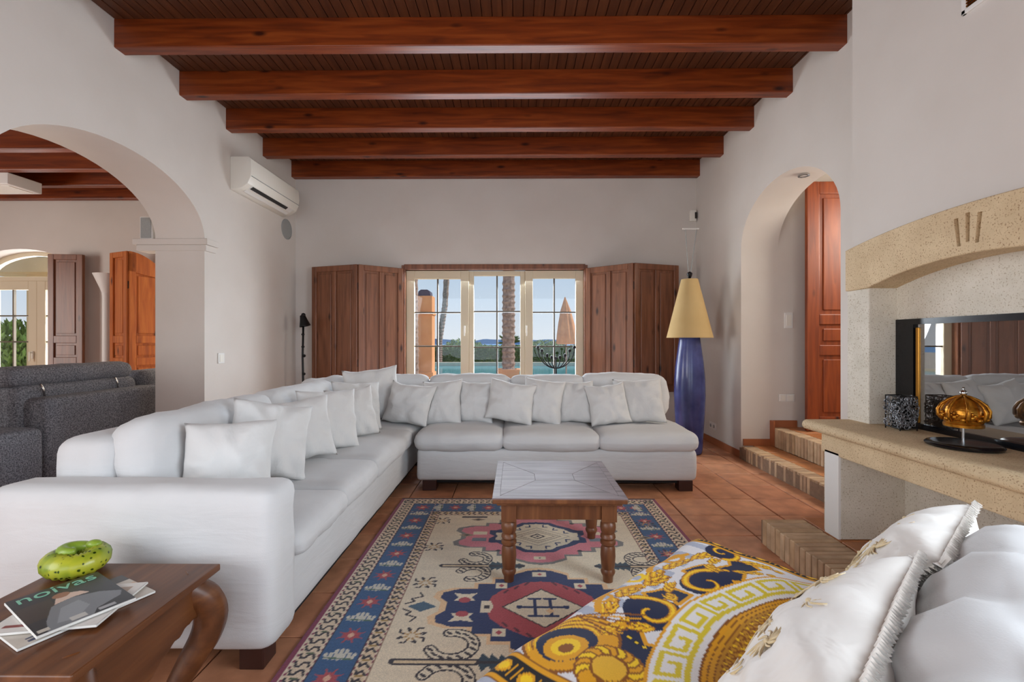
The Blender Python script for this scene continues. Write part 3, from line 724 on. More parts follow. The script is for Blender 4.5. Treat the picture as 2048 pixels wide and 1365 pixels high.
prof = [(.016, 0), (.024, .004), (.026, .03), (.034, .045), (.036, .055), (.030, .068), (.033, .08), (.037, .13), (.035, .17), (.030, .182), (.038, .192), (.038, .204), (.031, .212), (.038, .222), (.036, .234), (.030, .242), (.036, .254), (.039, .272), (.037, .292), (.029, .302), (.034, .31)]
lm = None
for x in (lx0, lx1-ls):
    for y in (ly0, ly1-ls):
        g = MB().lathe(prof, (x+ls/2, y+ls/2, .011), 20)
        g.box(x, x+ls, y, y+ls, .318, tz-.045)
        g.build('leg', M['coffeewood'], ct, smooth=True)

# ------------------------------------------------------------------ side table
sx0, sx1, sy0, sy1, sz = -1.505, -.995, 1.01, 1.525, .45
stb = thing('side_table', 'low dark wooden side table with curved legs beside the sofa arm', 'table', ((sx0+sx1)/2, (sy0+sy1)/2, 0))
MB().box(sx0, sx1, sy0, sy1, sz-.022, sz).build('top', M['tablewood'], stb, bevel=.004)
MB().box(sx0+.03, sx1-.03, sy0+.03, sy1-.03, sz-.04, sz-.022).build('neck', M['tablewood'], stb, bevel=.004)
def legpath(cx, cy, dx, dy):
    pr = [(-.055, .425, .040), (-.030, .39, .046), (.000, .345, .050), (.010, .29, .050), (.000, .23, .046), (-.028, .165, .040), (-.056, .10, .033), (-.066, .055, .028), (-.050, .020, .027), (-.030, .010, .020)]
    return [(cx+dx*p[0], cy+dy*p[0], p[1]) for p in pr], [p[2] for p in pr]
for x, dx in ((sx0+.03, -1), (sx1-.03, 1)):
    for y, dy in ((sy0+.03, -1), (sy1-.03, 1)):
        pts, rs = legpath(x, y, dx, dy)
        # resample for smoothness
        P = [Vector(p) for p in pts]; pp = []; rr = []
        for i in range(len(P)-1):
            p0 = P[max(i-1, 0)]; p1 = P[i]; p2 = P[i+1]; p3 = P[min(i+2, len(P)-1)]
            for k in range(4):
                tt = k/4; pp.append(.5*((2*p1)+(p2-p0)*tt+(2*p0-5*p1+4*p2-p3)*tt*tt+(3*p1-p0-3*p2+p3)*tt**3)); rr.append(rs[i]*(1-tt)+rs[i+1]*tt)
        pp.append(P[-1]); rr.append(rs[-1])
        MB().tube(pp, rr, 10).build('leg', M['tablewood'], stb, smooth=True)
def scallop(L, z1):
    pts = [(0, z1), (L, z1)]; low = []
    for i in range(41):
        s = i/40; d = abs(s-.5)*2
        zz = .275+.055*(d**2 if d < .8 else .64-(d-.8)*1.6)-.022*max(0, math.cos(3*PI*(s-.5)))+.008*math.sin(9*PI*s)**2
        if d < .10: zz -= .018*(1-d/.10)
        low.append((L*s, zz))
    return pts+low[::-1]
L = sx1-sx0-.10; Ly = sy1-sy0-.10
for (fx_, fy_, ang) in ((sx0+.05, sy0+.045, 0), (sx1-.045, sy0+.05, 90), (sx1-.05, sy1-.045, 180), (sx0+.045, sy1-.05, 270)):
    LL = L if ang in (0, 180) else Ly
    g = MB().prism(scallop(LL, sz-.038), 'y', -.014, .012)
    g.xf(Matrix.Translation((fx_, fy_, 0)) @ Matrix.Rotation(R(ang), 4, 'Z')).build('apron', M['tablewood'], stb, bevel=.004)

# ------------------------------------------------------------------ drawing onto woven / printed surfaces
class Canvas:
    def __init__(s, w_, h_, res, bgc, x0=0.0, y0=0.0):
        s.nx = int(round(w_/res))+1; s.ny = int(round(h_/res))+1; s.res = res; s.x0 = x0; s.y0 = y0
        s.c = np.empty((s.ny, s.nx, 3)); s.c[:] = lin(*bgc)
        s.X, s.Y = np.meshgrid(x0+np.arange(s.nx)*res, y0+np.arange(s.ny)*res)
    def sub(s, xa, xb, ya, yb):
        i0 = max(0, int((xa-s.x0)/s.res)-1); i1 = min(s.nx, int((xb-s.x0)/s.res)+3); j0 = max(0, int((ya-s.y0)/s.res)-1); j1 = min(s.ny, int((yb-s.y0)/s.res)+3)
        return slice(j0, max(j0, j1)), slice(i0, max(i0, i1))
    def put(s, sl, mask, colr, soft=None):
        s.c[sl][mask] = lin(*colr)
    def rect(s, xa, xb, ya, yb, colr):
        sl = s.sub(xa, xb, ya, yb); X, Y = s.X[sl], s.Y[sl]; s.put(sl, (X >= xa) & (X <= xb) & (Y >= ya) & (Y <= yb), colr)
    def poly(s, pts, colr):
        xs = [p[0] for p in pts]; ys = [p[1] for p in pts]; sl = s.sub(min(xs), max(xs), min(ys), max(ys)); X, Y = s.X[sl], s.Y[sl]
        if X.size == 0: return
        ins = np.zeros(X.shape, bool); n = len(pts)
        for i in range(n):
            x1, y1 = pts[i]; x2, y2 = pts[(i+1) % n]
            if y1 == y2: continue
            cnd = ((y1 > Y) != (y2 > Y)) & (X < (x2-x1)*(Y-y1)/(y2-y1)+x1); ins ^= cnd
        s.put(sl, ins, colr)
    def disc(s, cx, cy, r, colr, sy=1.0, r0=0):
        sl = s.sub(cx-r, cx+r, cy-r*sy, cy+r*sy); X, Y = s.X[sl], s.Y[sl]; d = np.hypot(X-cx, (Y-cy)/sy); s.put(sl, (d <= r) & (d >= r0), colr)
    def stroke(s, pts, w_, colr, w2=None):
        n = len(pts)-1
        for i in range(n):
            (x1, y1), (x2, y2) = pts[i], pts[i+1]; ww = (w_ if w2 is None else w_+(w2-w_)*i/max(1, n-1))/2
            sl = s.sub(min(x1, x2)-ww, max(x1, x2)+ww, min(y1, y2)-ww, max(y1, y2)+ww); X, Y = s.X[sl], s.Y[sl]
            if X.size == 0: continue
            dx, dy = x2-x1, y2-y1; L2 = dx*dx+dy*dy+1e-12; t = np.clip(((X-x1)*dx+(Y-y1)*dy)/L2, 0, 1)
            s.put(sl, np.hypot(X-x1-t*dx, Y-y1-t*dy) <= ww, colr)
def grid_mesh(name, P, C, mat, parent=None, smooth=True):
    ny, nx = P.shape[:2]; me = bpy.data.meshes.new(name); nv = nx*ny; nf = (nx-1)*(ny-1)
    me.vertices.add(nv); me.vertices.foreach_set('co', P.reshape(-1).astype(np.float32))
    a = (np.arange(ny-1)[:, None]*nx+np.arange(nx-1)[None, :]).reshape(-1)
    q = np.stack([a, a+1, a+nx+1, a+nx], 1).reshape(-1).astype(np.int32)
    me.loops.add(nf*4); me.loops.foreach_set('vertex_index', q)
    me.polygons.add(nf); me.polygons.foreach_set('loop_start', np.arange(0, nf*4, 4, dtype=np.int32)); me.polygons.foreach_set('loop_total', np.full(nf, 4, dtype=np.int32))
    me.update(calc_edges=True); me.validate()
    at = me.color_attributes.new('print', 'FLOAT_COLOR', 'POINT')
    cc = np.concatenate([C.reshape(-1, 3), np.ones((nv, 1))], 1).astype(np.float32); at.data.foreach_set('color', cc.reshape(-1))
    me.materials.append(mat)
    if smooth: me.shade_smooth()
    o = bpy.data.objects.new(name, me); col.objects.link(o)
    if parent is not None: o.parent = parent
    return o

# ------------------------------------------------------------------ rug
RX, RY, RW, RL = -.86, 3.434, 1.905, 2.81
CREAM, TAN, NAVY, BLUE, RED, ROSE, INK, GREY_, PEACH, MAG = (228, 214, 188), (214, 190, 154), (38, 54, 98), (52, 90, 134), (176, 76, 84), (212, 126, 138), (56, 50, 58), (128, 126, 124), (232, 194, 150), (136, 60, 86)
rc = Canvas(RW, RL, .005, CREAM)
# abrash streaks in the cream field
rs = np.random.RandomState(3)
st_ = np.repeat(rs.rand(rc.ny//6+1), 6)[:rc.ny]*.10-.05
rc.c *= (1+st_[:, None, None]); 
warm = (np.sin(rc.Y*4.1+1.0)*.5+.5)[..., None]*.10; rc.c = rc.c*(1-warm)+np.array(lin(*PEACH))*warm
def frame(a, b, colr):
    rc.rect(a, b, a, RL-a, colr); rc.rect(RW-b, RW-a, a, RL-a, colr); rc.rect(a, RW-a, a, b, colr); rc.rect(a, RW-a, RL-b, RL-a, colr)
frame(0, .028, MAG); rc.rect(0, RW, 0, .02, INK); frame(.028, .034, CREAM)
frame(.034, .118, (224, 202, 174)); frame(.118, .124, INK); frame(.124, .266, BLUE); frame(.266, .271, INK); frame(.271, .335, (222, 198, 166)); frame(.335, .339, (150, 120, 96))
def along(u, v, side):   # border coordinates: u along, v from the outer edge
    return {'l': (v, u), 'r': (RW-v, u), 't': (u, v), 'b': (u, RL-v)}[side]
def bpoly(side, pts, colr): rc.poly([along(u, v, side) for u, v in pts], colr)
def bstroke(side, pts, w_, colr): rc.stroke([along(u, v, side) for u, v in pts], w_, colr)
for side, Ln in (('l', RL), ('r', RL), ('t', RW), ('b', RW)):
    u = .05; k = 0
    while u < Ln-.04:
        bstroke(side, [(u-.012, .048), (u+.010, .052), (u+.012, .068), (u-.008, .078), (u-.008, .096), (u+.014, .104)], .010, INK)
        if k % 3 == 0: bstroke(side, [(u-.014, .066), (u-.014, .088)], .008, (90, 100, 76))
        u += .043; k += 1
    for vv in (.038, .113, .276, .330):
        u = .04; k = 0
        while u < Ln-.04:
            bstroke(side, [(u, vv), (u+.009, vv)], .006, MAG if k % 2 else (226, 208, 186)); u += .016; k += 1
    u = .29; k = 0
    while u < Ln-.28:
        bstroke(side, [(u-.010, .284), (u+.012, .290), (u-.008, .306), (u+.012, .322)], .009, INK)
        if k % 2 == 0: bstroke(side, [(u+.018, .292), (u+.018, .314)], .008, (170, 138, 84))
        u += .040; k += 1
    u = .195; k = 0
    while u < Ln-.13:
        if k % 2 == 0:
            for a_ in range(8):
                an = a_*PI/4+PI/8; ce = (u, .195)
                tip = (u+.056*math.cos(an), .195+.060*math.sin(an))
                bpoly(side, [(u+.012*math.cos(an+1.57), .195+.012*math.sin(an+1.57)), tip, (u-.012*math.cos(an+1.57), .195-.012*math.sin(an+1.57))], RED)
            bpoly(side, [(u-.034, .195), (u, .155), (u+.034, .195), (u, .235)], RED)
            bpoly(side, [(u-.017, .195), (u, .180), (u+.017, .195), (u, .210)], (224, 176, 150))
        else:
            for dv in (-.055, -.037, -.018, 0, .018, .037, .055):
                hgt = .030-.22*abs(dv)
                bstroke(side, [(u-hgt+.012*(abs(dv) > .03), .195+dv), (u+hgt*.7, .195+dv*.92)], .015, (206, 202, 188))
            bstroke(side, [(u+.012, .14), (u+.022, .25)], .008, (84, 110, 92))
        u += .1175; k += 1
def stepped(cx, cy, prof, colr):  # symmetric stepped outline from quarter profile
    q = prof; pts = [(cx+x, cy+y) for x, y in q]+[(cx-x, cy+y) for x, y in q[::-1]]+[(cx-x, cy-y) for x, y in q]+[(cx+x, cy-y) for x, y in q[::-1]]
    rc.poly(pts, colr)
def sc(prof, k): return [(x*k, y*k) for x, y in prof]
def diamond(cx, cy, a_, b_, colr): rc.poly([(cx-a_, cy), (cx, cy-b_), (cx+a_, cy), (cx, cy+b_)], colr)
def medal(cx, cy, main, second, hook, crossm):
    lob = [(0, .33), (.06, .32), (.14, .275), (.14, .235), (.22, .235), (.22, .19), (.30, .19), (.30, .145), (.39, .145), (.46, .115), (.47, .07), (.43, .03), (.43, 0)]
    stepped(cx, cy, sc(lob, 1.07), PEACH if crossm else GREY_)
    stepped(cx, cy, lob, main)
    ins = [(0, .25), (.08, .24), (.20, .16), (.25, .10), (.27, .04), (.27, 0)]
    if crossm:
        stepped(cx, cy, [(x*.92, y*.86) for x, y in ins], second)
        for sx in (-1, 1):
            for sy in (-1, 1):
                x, y = cx+sx*.355, cy+sy*.075
                rc.poly([(x-.05, y-.028*sy), (x+.05, y-.028*sy), (x+.03, y), (x+.055, y+.035*sy), (x, y+.025*sy), (x-.055, y+.035*sy), (x-.03, y)], CREAM); rc.disc(x, y-.022*sy, .027, RED, .8)
                rc.rect(cx+sx*.19-.028, cx+sx*.19+.028, cy+sy*.178-.025, cy+sy*.178+.025, CREAM); diamond(cx+sx*.19, cy+sy*.178, .014, .014, RED)
            rc.poly([(cx+sx*.275, cy-.045), (cx+sx*.235, cy-.045), (cx+sx*.22, cy), (cx+sx*.235, cy+.045), (cx+sx*.275, cy+.045)], CREAM); rc.rect(cx+sx*.25-.010, cx+sx*.25+.010, cy-.014, cy+.014, INK)
            rc.rect(cx-.035, cx+.035, cy+sx*.285-.022, cy+sx*.285+.022, CREAM); diamond(cx, cy+sx*.285, .014, .012, RED)
            for k in range(3): rc.stroke([(cx+sx*(.06+.05*k), cy-.205+.035*k), (cx+sx*(.075+.05*k), cy-.185+.035*k)], .012, (96, 44, 60)); rc.stroke([(cx+sx*(.06+.05*k), cy+.205-.035*k), (cx+sx*(.075+.05*k), cy+.185-.035*k)], .012, (96, 44, 60))
        diamond(cx, cy, .185, .150, INK); diamond(cx, cy, .175, .140, CREAM)
        for sx in (-1, 1):
            rc.stroke([(cx+sx*.035, cy-.065), (cx+sx*.035, cy+.065)], .016, NAVY)
            for sy in (-1, 1): rc.stroke([(cx+sx*.035-.028, cy+sy*.066), (cx+sx*.035+.028, cy+sy*.066)], .014, NAVY)
        rc.stroke([(cx-.105, cy), (cx+.105, cy)], .014, NAVY); diamond(cx+.03, cy+.03, .02, .02, PEACH)
        for sx in (-1, 1): rc.disc(cx+sx*.105, cy, .014, NAVY)
        for sx in (-1, 1):
            x = cx+sx*.53
            for sy in (-1, 1): rc.stroke([(x+sx*.09, cy+sy*.02), (x+sx*.05, cy+sy*.04), (x+sx*.07, cy+sy*.06), (x+sx*.02, cy+sy*.08), (x+sx*.04, cy+sy*.11)], .009, INK)
            diamond(x+sx*.01, cy, .065, .04, (70, 98, 118))
    else:
        for sx in (-1, 1):
            for sy in (-1, 1):
                rc.rect(cx+sx*.35-.04, cx+sx*.35+.04, cy+sy*.045-.022, cy+sy*.045+.022, CREAM if sy < 0 else (120, 128, 140))
                diamond(cx+sx*.23, cy+sy*.19, .02, .014, INK)
            rc.rect(cx-.03, cx+.03, cy+sx*.275-.018, cy+sx*.275+.018, CREAM); diamond(cx, cy+sx*.275, .008, .008, INK)
        stepped(cx, cy, [(0, .215), (.09, .205), (.13, .165), (.20, .125), (.24, .09), (.29, .085), (.29, .03), (.26, 0)], NAVY)
        stepped(cx, cy, [(0, .185), (.075, .175), (.105, .140), (.17, .105), (.21, .055), (.25, .05), (.25, .02), (.24, 0)], CREAM)
        for sx in (-1, 1):
            for sy in (-1, 1):
                for k in range(3): x = cx+sx*(.045+.062*k); y = cy+sy*(.165-.045*k); rc.stroke([(x, y), (x-sx*.004, y-sy*.03), (x+sx*.022, y-sy*.03)], .010, NAVY)
        diamond(cx, cy, .20, .13, (190, 178, 160)); diamond(cx, cy, .185, .118, CREAM)
        for k in range(4): diamond(cx, cy, .15-.018*k, .095-.012*k, (176, 160, 140) if k % 2 == 0 else CREAM)
        diamond(cx, cy, .05, .038, INK); diamond(cx, cy, .034, .025, CREAM); diamond(cx, cy, .014, .010, INK)
mcx = .13-RX
medal(mcx, RY-2.765, ROSE, RED, NAVY, False)
medal(mcx-.01, RY-2.03, NAVY, RED, NAVY, True)
medal(mcx, RY-1.295, ROSE, RED, NAVY, False)
def snow(cx, cy, r, c1=INK, c2=(186, 146, 92)):
    for k in range(8):
        an = k*PI/4+.39; x, y = cx+r*math.cos(an), cy+r*.85*math.sin(an)
        rc.stroke([(cx+.3*r*math.cos(an), cy+.3*r*math.sin(an)), (x, y)], .008, c2)
        rc.stroke([(x, y), (x+.28*r*math.cos(an+1.2+(k % 2)*1.4), y+.28*r*math.sin(an+1.2+(k % 2)*1.4))], .009, c1)
        rc.stroke([(x-.35*r*math.cos(an), y-.35*r*math.sin(an)), (x-.1*r*math.cos(an+.5), y-.1*r*math.sin(an+.5))], .008, c1)
for X_, Y_ in ((-.475, 2.62), (-.445, 2.23), (-.42, 1.83), (-.49, 3.0), (.86, 2.55), (.84, 2.95), (.80, 2.2), (.84, 1.8), (-.40, 1.35), (.80, 1.2)): snow(X_-RX, RY-Y_, .058)
def chain(cx, cy, r, sx, sy, a0=20, a1=285):
    pts = [(cx+sx*r*1.15*math.cos(R(a_)), cy+sy*r*math.sin(R(a_))) for a_ in range(a0, a1, 24)]
    rc.stroke(pts, .052, INK); rc.stroke(pts, .036, CREAM)
    for i, p in enumerate(pts): rc.stroke([(p[0]-.008, p[1]-.006), (p[0]+.008, p[1]+.006)], .012, INK)
def tree(cx, cy, sx, Ln, colr):
    rc.stroke([(cx, cy), (cx+sx*Ln, cy)], .016, INK)
    for k in range(6):
        x = cx+sx*(Ln*(k+.5)/6); h_ = .050*(1-.09*k)
        for sy in (-1, 1): rc.poly([(x-sx*.026, cy+sy*.006), (x+sx*.026, cy+sy*.006), (x-sx*.012, cy+sy*h_)], colr)
for X_, Y_, big in ((-.24, 2.40, 1), (-.27, 1.68, 1.25), (.70, 2.40, -1), (.70, 1.68, -1.2)):
    s_ = 1 if big > 0 else -1; g = abs(big); x, y = X_-RX, RY-Y_
    chain(x+.02*s_, y-.075*g, .060*g, -s_, 1); chain(x+.02*s_, y+.075*g, .060*g, -s_, -1)
    rc.stroke([(x-s_*.15*g, y), (x+s_*.10*g, y)], .032, INK); rc.stroke([(x-s_*.14*g, y), (x+s_*.09*g, y)], .018, TAN)
    tree(x+s_*.11*g, y, s_, .17*g, (52, 72, 86))
for X_, Y_ in ((-.25, 3.02), (.48, 3.04), (.78, 2.75), (-.30, 2.78)): diamond(X_-RX, RY-Y_, .05, .022, (150, 132, 110)); diamond(X_-RX, RY-Y_, .02, .010, INK)
rc.rect(-.36-RX, -.19-RX, RY-3.075, RY-3.05, INK)
Z = np.full(rc.X.shape, .011)+.0012*rs.rand(*rc.X.shape); Z[0, :] = Z[-1, :] = .0; Z[:, 0] = Z[:, -1] = .0
P = np.stack([rc.X, -rc.Y, Z], -1)
P = P[::-1]; Cc = rc.c[::-1]
rug = grid_mesh('rug', P, Cc, M['rug']); rug.location = (RX, RY, .0015)
tag(rug, 'cream woollen rug with navy and rose medallions and a blue flower border', 'rug')

# ------------------------------------------------------------------ armchair in front with throw and ruffled pillows
AC_ = thing('armchair', 'white slipcovered armless chair covered by the yellow patterned throw', 'chair', (.66, 1.685, 0), R(-47))
# local frame: +x = towards the chair back (v), -y = along the front edge towards the camera (u)
def V(u, v, z): return (v, -u, z)
soft_box(.0, .98, -1.06, .02, .06, .34, .05, 0, .008, 41, 18).build('base', M['sofa'], AC_, world=False, smooth='full')
def seat_top(u, v):
    uu = (u-.50)/.58; vv = (v-.42)/.50
    return .455+.055*max(0, 1-uu*uu)**.7*max(0, 1-max(0, -vv)**2.2)**.7
soft_box(-.03, .90, -1.07, .045, .33, .455, .06, .035, .008, 42, 18, .01).build('seat_cushion', M['sofa'], AC_, world=False, smooth='full')
soft_box(.74, 1.0, -1.06, .06, .10, .70, .09, 0, .010, 43, 16).build('back', M['sofa'], AC_, world=False, smooth='full')
m = soft_box(-.56, .56, -.15, .15, -.12, .20, .14, .0, .04, 44, 30, .03, 5)
lean(m, (.82, -.60, .605), R(-26), 0, R(-90)).build('back_cushion', M['sofa'], AC_, world=False, smooth='full')
for x, y in ((.05, -.03), (.05, -1.0), (.9, -.03), (.9, -1.0)): MB().box(x-.03, x+.03, y-.03, y+.03, .0115 if x < .5 else 0, .08).build('foot', M['darkfoot'], AC_, world=False)

# throw print, canvas in (s along u, t along v)
S0, S1, T0, T1 = -.15, 1.16, -.34, .66
tc_ = Canvas(S1-S0, T1-T0, .004, (226, 224, 226), S0, T0)
GO, YE, BR, NV, BK, GR = (226, 160, 8), (248, 206, 24), (138, 80, 10), (18, 30, 66), (26, 22, 22), (176, 182, 198)
for k in range(14):   # grey-white stripes at the front
    a_ = -.34+.0; u = -.05+.085*k
    tc_.poly([(u, -.06), (u+.035, -.06), (u+.075, .10), (u+.04, .10)], GR)
CU, CV = .525, .825
# leafy acanthus swirls
def scroll(cu, cv, r, a0, turns, sgn=1, w_=.05, navy=True):
    pts = []
    for i in range(60):
        f_ = i/59; an = a0+sgn*f_*turns*2*PI; rr = r*(1-f_*.86); pts.append((cu+rr*math.cos(an), cv+rr*math.sin(an)))
    if navy: tc_.disc(cu, cv, r*.98, NV)
    tc_.stroke(pts, w_*1.25, BR, w_*.35); tc_.stroke(pts, w_, GO, w_*.25); tc_.stroke(pts, w_*.45, YE, w_*.1)
    return pts
def leafy(pts, ln, w_, colr=GO, both=True, k0=0):
    for i in range(1, len(pts)-1):
        (x1, y1), (x2, y2) = pts[i-1], pts[i+1]; an = math.atan2(y2-y1, x2-x1)
        for sg in ((-1, 1) if both else (1,)):
            l_ = ln*(.6+.4*math.sin(i*1.7)); a_ = an+sg*.75; x, y = pts[i]
            c = [(x+l_*t*math.cos(a_-sg*.5*t), y+l_*t*math.sin(a_-sg*.5*t)) for t in (0, .35, .7, 1)]
            tc_.stroke(c, w_*1.3, BR, w_*.3); tc_.stroke(c, w_, colr, w_*.2)
            tc_.stroke(c[:3], w_*.35, YE)
def curve(p0, p1, p2, n=10):
    return [((1-t)**2*p0[0]+2*t*(1-t)*p1[0]+t*t*p2[0], (1-t)**2*p0[1]+2*t*(1-t)*p1[1]+t*t*p2[1]) for t in [i/(n-1) for i in range(n)]]
leafy(curve((.70, .10), (.52, .02), (.34, .10), 12), .07, .018)
leafy(curve((.45, .06), (.25, .04), (.10, .13), 12), .07, .018)
tc_.stroke(curve((.66, .06), (.58, -.02), (.46, .06)), .020, GO); tc_.stroke(curve((.36, .03), (.26, -.03), (.16, .05)), .022, GO)
tc_.disc(.60, .03, .03, GO, 1, .018); tc_.disc(.21, .03, .045, GO, .8, .025); tc_.disc(.42, .02, .035, YE, .8, .02)
for pts in ([(.10, .17), (.16, .20), (.24, .19), (.30, .22), (.27, .27), (.20, .25), (.14, .27), (.10, .235)], [(.64, .16), (.70, .12), (.80, .14), (.80, .26), (.72, .34), (.66, .28), (.70, .22)], [(.42, .13), (.50, .10), (.52, .14), (.47, .17), (.50, .20), (.44, .20)], [(.24, .15), (.31, .12), (.33, .17), (.28, .19)]):
    tc_.stroke(pts+[pts[0]], .022, GO); tc_.poly(pts, NV)
leafy(curve((.80, .05), (.66, .12), (.58, .24), 9), .055, .014)
leafy(curve((.14, .10), (.06, .2), (.10, .34), 9), .06, .016)
leafy(curve((.30, .15), (.20, .22), (.16, .34), 9), .05, .014)
scroll(.345, .205, .075, R(200), 1.0, 1, .022); scroll(.575, .165, .075, R(250), 1.0, -1, .022)
tc_.disc(.80, .085, .118, BR); tc_.disc(.80, .085, .110, GO)
for k in range(7): tc_.stroke([(.80+(.102-.009*k)*math.cos(a_), .085+(.102-.009*k)*math.sin(a_)) for a_ in [R(140+12*i) for i in range(17)]], .004, BR if k % 2 else YE)
tc_.disc(.815, .085, .072, NV); tc_.disc(.83, .095, .052, GO); tc_.disc(.83, .095, .034, YE); tc_.disc(.835, .1, .018, BR)
scroll(.075, .135, .055, R(30), 1.1, 1, .018)
leafy(curve((.62, .22), (.66, .14), (.74, .12), 8), .05, .013); leafy(curve((.50, .20), (.46, .13), (.38, .12), 8), .05, .013); leafy(curve((.28, .20), (.22, .14), (.13, .15), 8), .05, .013)
for k in range(7): tc_.stroke(curve((.70, .02), (.66+.012*k, .10+.01*k), (.60+.02*k, .16), 8), .006, GO if k % 2 else BR)
# medallion rosette of petals
for k in range(18):
    an = k*2*PI/18; tc_.disc(.83+.055*math.cos(an), .215+.05*math.sin(an), .024, BR); tc_.disc(.83+.055*math.cos(an), .215+.05*math.sin(an), .019, GO if k % 2 else YE)
tc_.disc(.83, .215, .042, BR); tc_.disc(.83, .215, .036, (232, 180, 50))
leafy(curve((.74, .30), (.84, .30), (.88, .22), 8), .04, .012)
# bead rows bounding the corner panel
for k in range(9): tc_.disc(.70+.003*k, .18+.022*k, .008, BK); tc_.disc(.70+.003*k, .18+.022*k, .005, YE)
# ring: white band with Greek key, gold ring, pale centre
tc_.disc(CU, CV, .612, GO); tc_.disc(CU, CV, .604, (234, 232, 230))
nk = 34
for k in range(nk):
    a0 = 2*PI*k/nk; da = 2*PI/nk; r0, r1 = .528, .588
    pol = lambda f_, g: (CU+(r0+(r1-r0)*g)*math.cos(a0+da*f_), CV+(r0+(r1-r0)*g)*math.sin(a0+da*f_))
    kc = (222, 200, 48)
    tc_.stroke([pol(f_, gg) for f_, gg in ((0, 0), (.08, 0), (.08, 1), (.86, 1), (.86, .30), (.42, .30), (.42, .62))], .0125, kc)
    tc_.stroke([pol(f_, gg) for f_, gg in ((.08, 0), (.55, 0), (1.0, 0))], .0125, kc)
for r_, cc_ in ((.548, BR), (.542, GO), (.532, BR), (.529, (222, 160, 24)), (.518, BR), (.515, (196, 140, 30)), (.452, BR), (.449, GO), (.436, BR), (.433, (226, 224, 226))): tc_.disc(CU, CV, r_*.925, cc_)
for k in range(120):
    an = 2*PI*k/120
    for rr in (.440, .459): tc_.disc(CU+rr*math.cos(an), CV+rr*math.sin(an), .010, BR, 1, .006); tc_.disc(CU+(rr+.003)*math.cos(an+.02), CV+(rr+.003)*math.sin(an+.02), .004, YE)
for k in range(30): an = R(180+6*k); tc_.stroke([(CU+.40*math.cos(an), CV+.40*math.sin(an)), (CU+.30*math.cos(an+.1), CV+.30*math.sin(an+.1))], .010, (198, 190, 186))
# border bands
def band(a_, b_, axis):
    f_ = (lambda x, y: (x, y)) if axis == 's' else (lambda x, y: (y, x))
    def rr(p, q, lo, hi, c): (tc_.rect(p, q, lo, hi, c) if axis == 's' else tc_.rect(lo, hi, p, q, c))
    lo, hi = (T0, T1) if axis == 's' else (S0, S1)
    rr(a_-.016, b_+.016, lo, hi, BR); rr(a_-.013, b_+.013, lo, hi, GO); rr(a_, b_, lo, hi, BK)
    u = lo; k = 0; mid = (a_+b_)/2; wd_ = b_-a_
    while u < hi:
        if k % 2 == 0: p = f_(mid, u); tc_.disc(p[0], p[1], wd_*.34, GO); tc_.disc(p[0], p[1], wd_*.22, YE)
        else:
            for d_ in (-.008, .008): tc_.stroke([f_(mid-wd_*.28, u+d_), f_(mid+wd_*.28, u+d_)], .006, GO)
        u += .036; k += 1
band(-.115, -.055, 't'); band(-.015, .035, 's'); band(.925, .985, 's')
tc_.rect(1.02, S1, T0, T1, (214, 214, 218))
# drape over the seat: follow the top, then roll over the front and the two ends
def over(d, r=.055):
    """distance past an edge -> (outward, drop)"""
    d = np.maximum(d, 0); th = np.minimum(d/r, PI/2)
    return r*np.sin(th), r*(1-np.cos(th))+np.maximum(d-r*PI/2, 0)
s_, t_ = tc_.X, tc_.Y
ef, e0, e1 = .03, .02, 1.03
of, df = over(ef-t_); o0, d0 = over(e0-s_); o1, d1 = over(s_-e1)
u_ = np.clip(s_, e0, e1)-o0+o1; v_ = np.maximum(t_, ef)-of
uu = np.clip((u_-.525)/.56, -1, 1); vv = np.clip((v_-.44)/.47, -1, 0)
base = .462+.045*(1-uu**4)*(1-np.abs(vv)**3)
hang = df+d0+d1
wv = .004*np.sin(u_*23+v_*9)+.003*np.sin(v_*31-u_*12)+.005*np.sin(u_*9+2)*np.cos(v_*11)
Zt = np.maximum(base-hang+wv*(hang < .08)+.006, .03+.02*np.sin(s_*8)*0)
fold = np.where(hang > .05, np.minimum((hang-.05)/.2, 1)*.022*np.sin(s_*26+np.sin(s_*7)*2), 0)
v_ = v_-np.where(df > .05, np.abs(fold)*1.2+.012, 0)-.004
u_ = u_+np.where(d1 > .03, .01+np.abs(np.sin(t_*22))*.012, 0)-np.where(d0 > .03, .012+np.abs(np.sin(t_*22))*.012, 0)
Pth = np.stack([v_, -u_, Zt], -1)
thr = grid_mesh('throw_blanket', Pth, tc_.c, M['throw'])
thr.matrix_basis = AC_.matrix_basis.copy()
tag(thr, 'white and gold baroque patterned throw with Greek key ring over the chair', 'blanket')

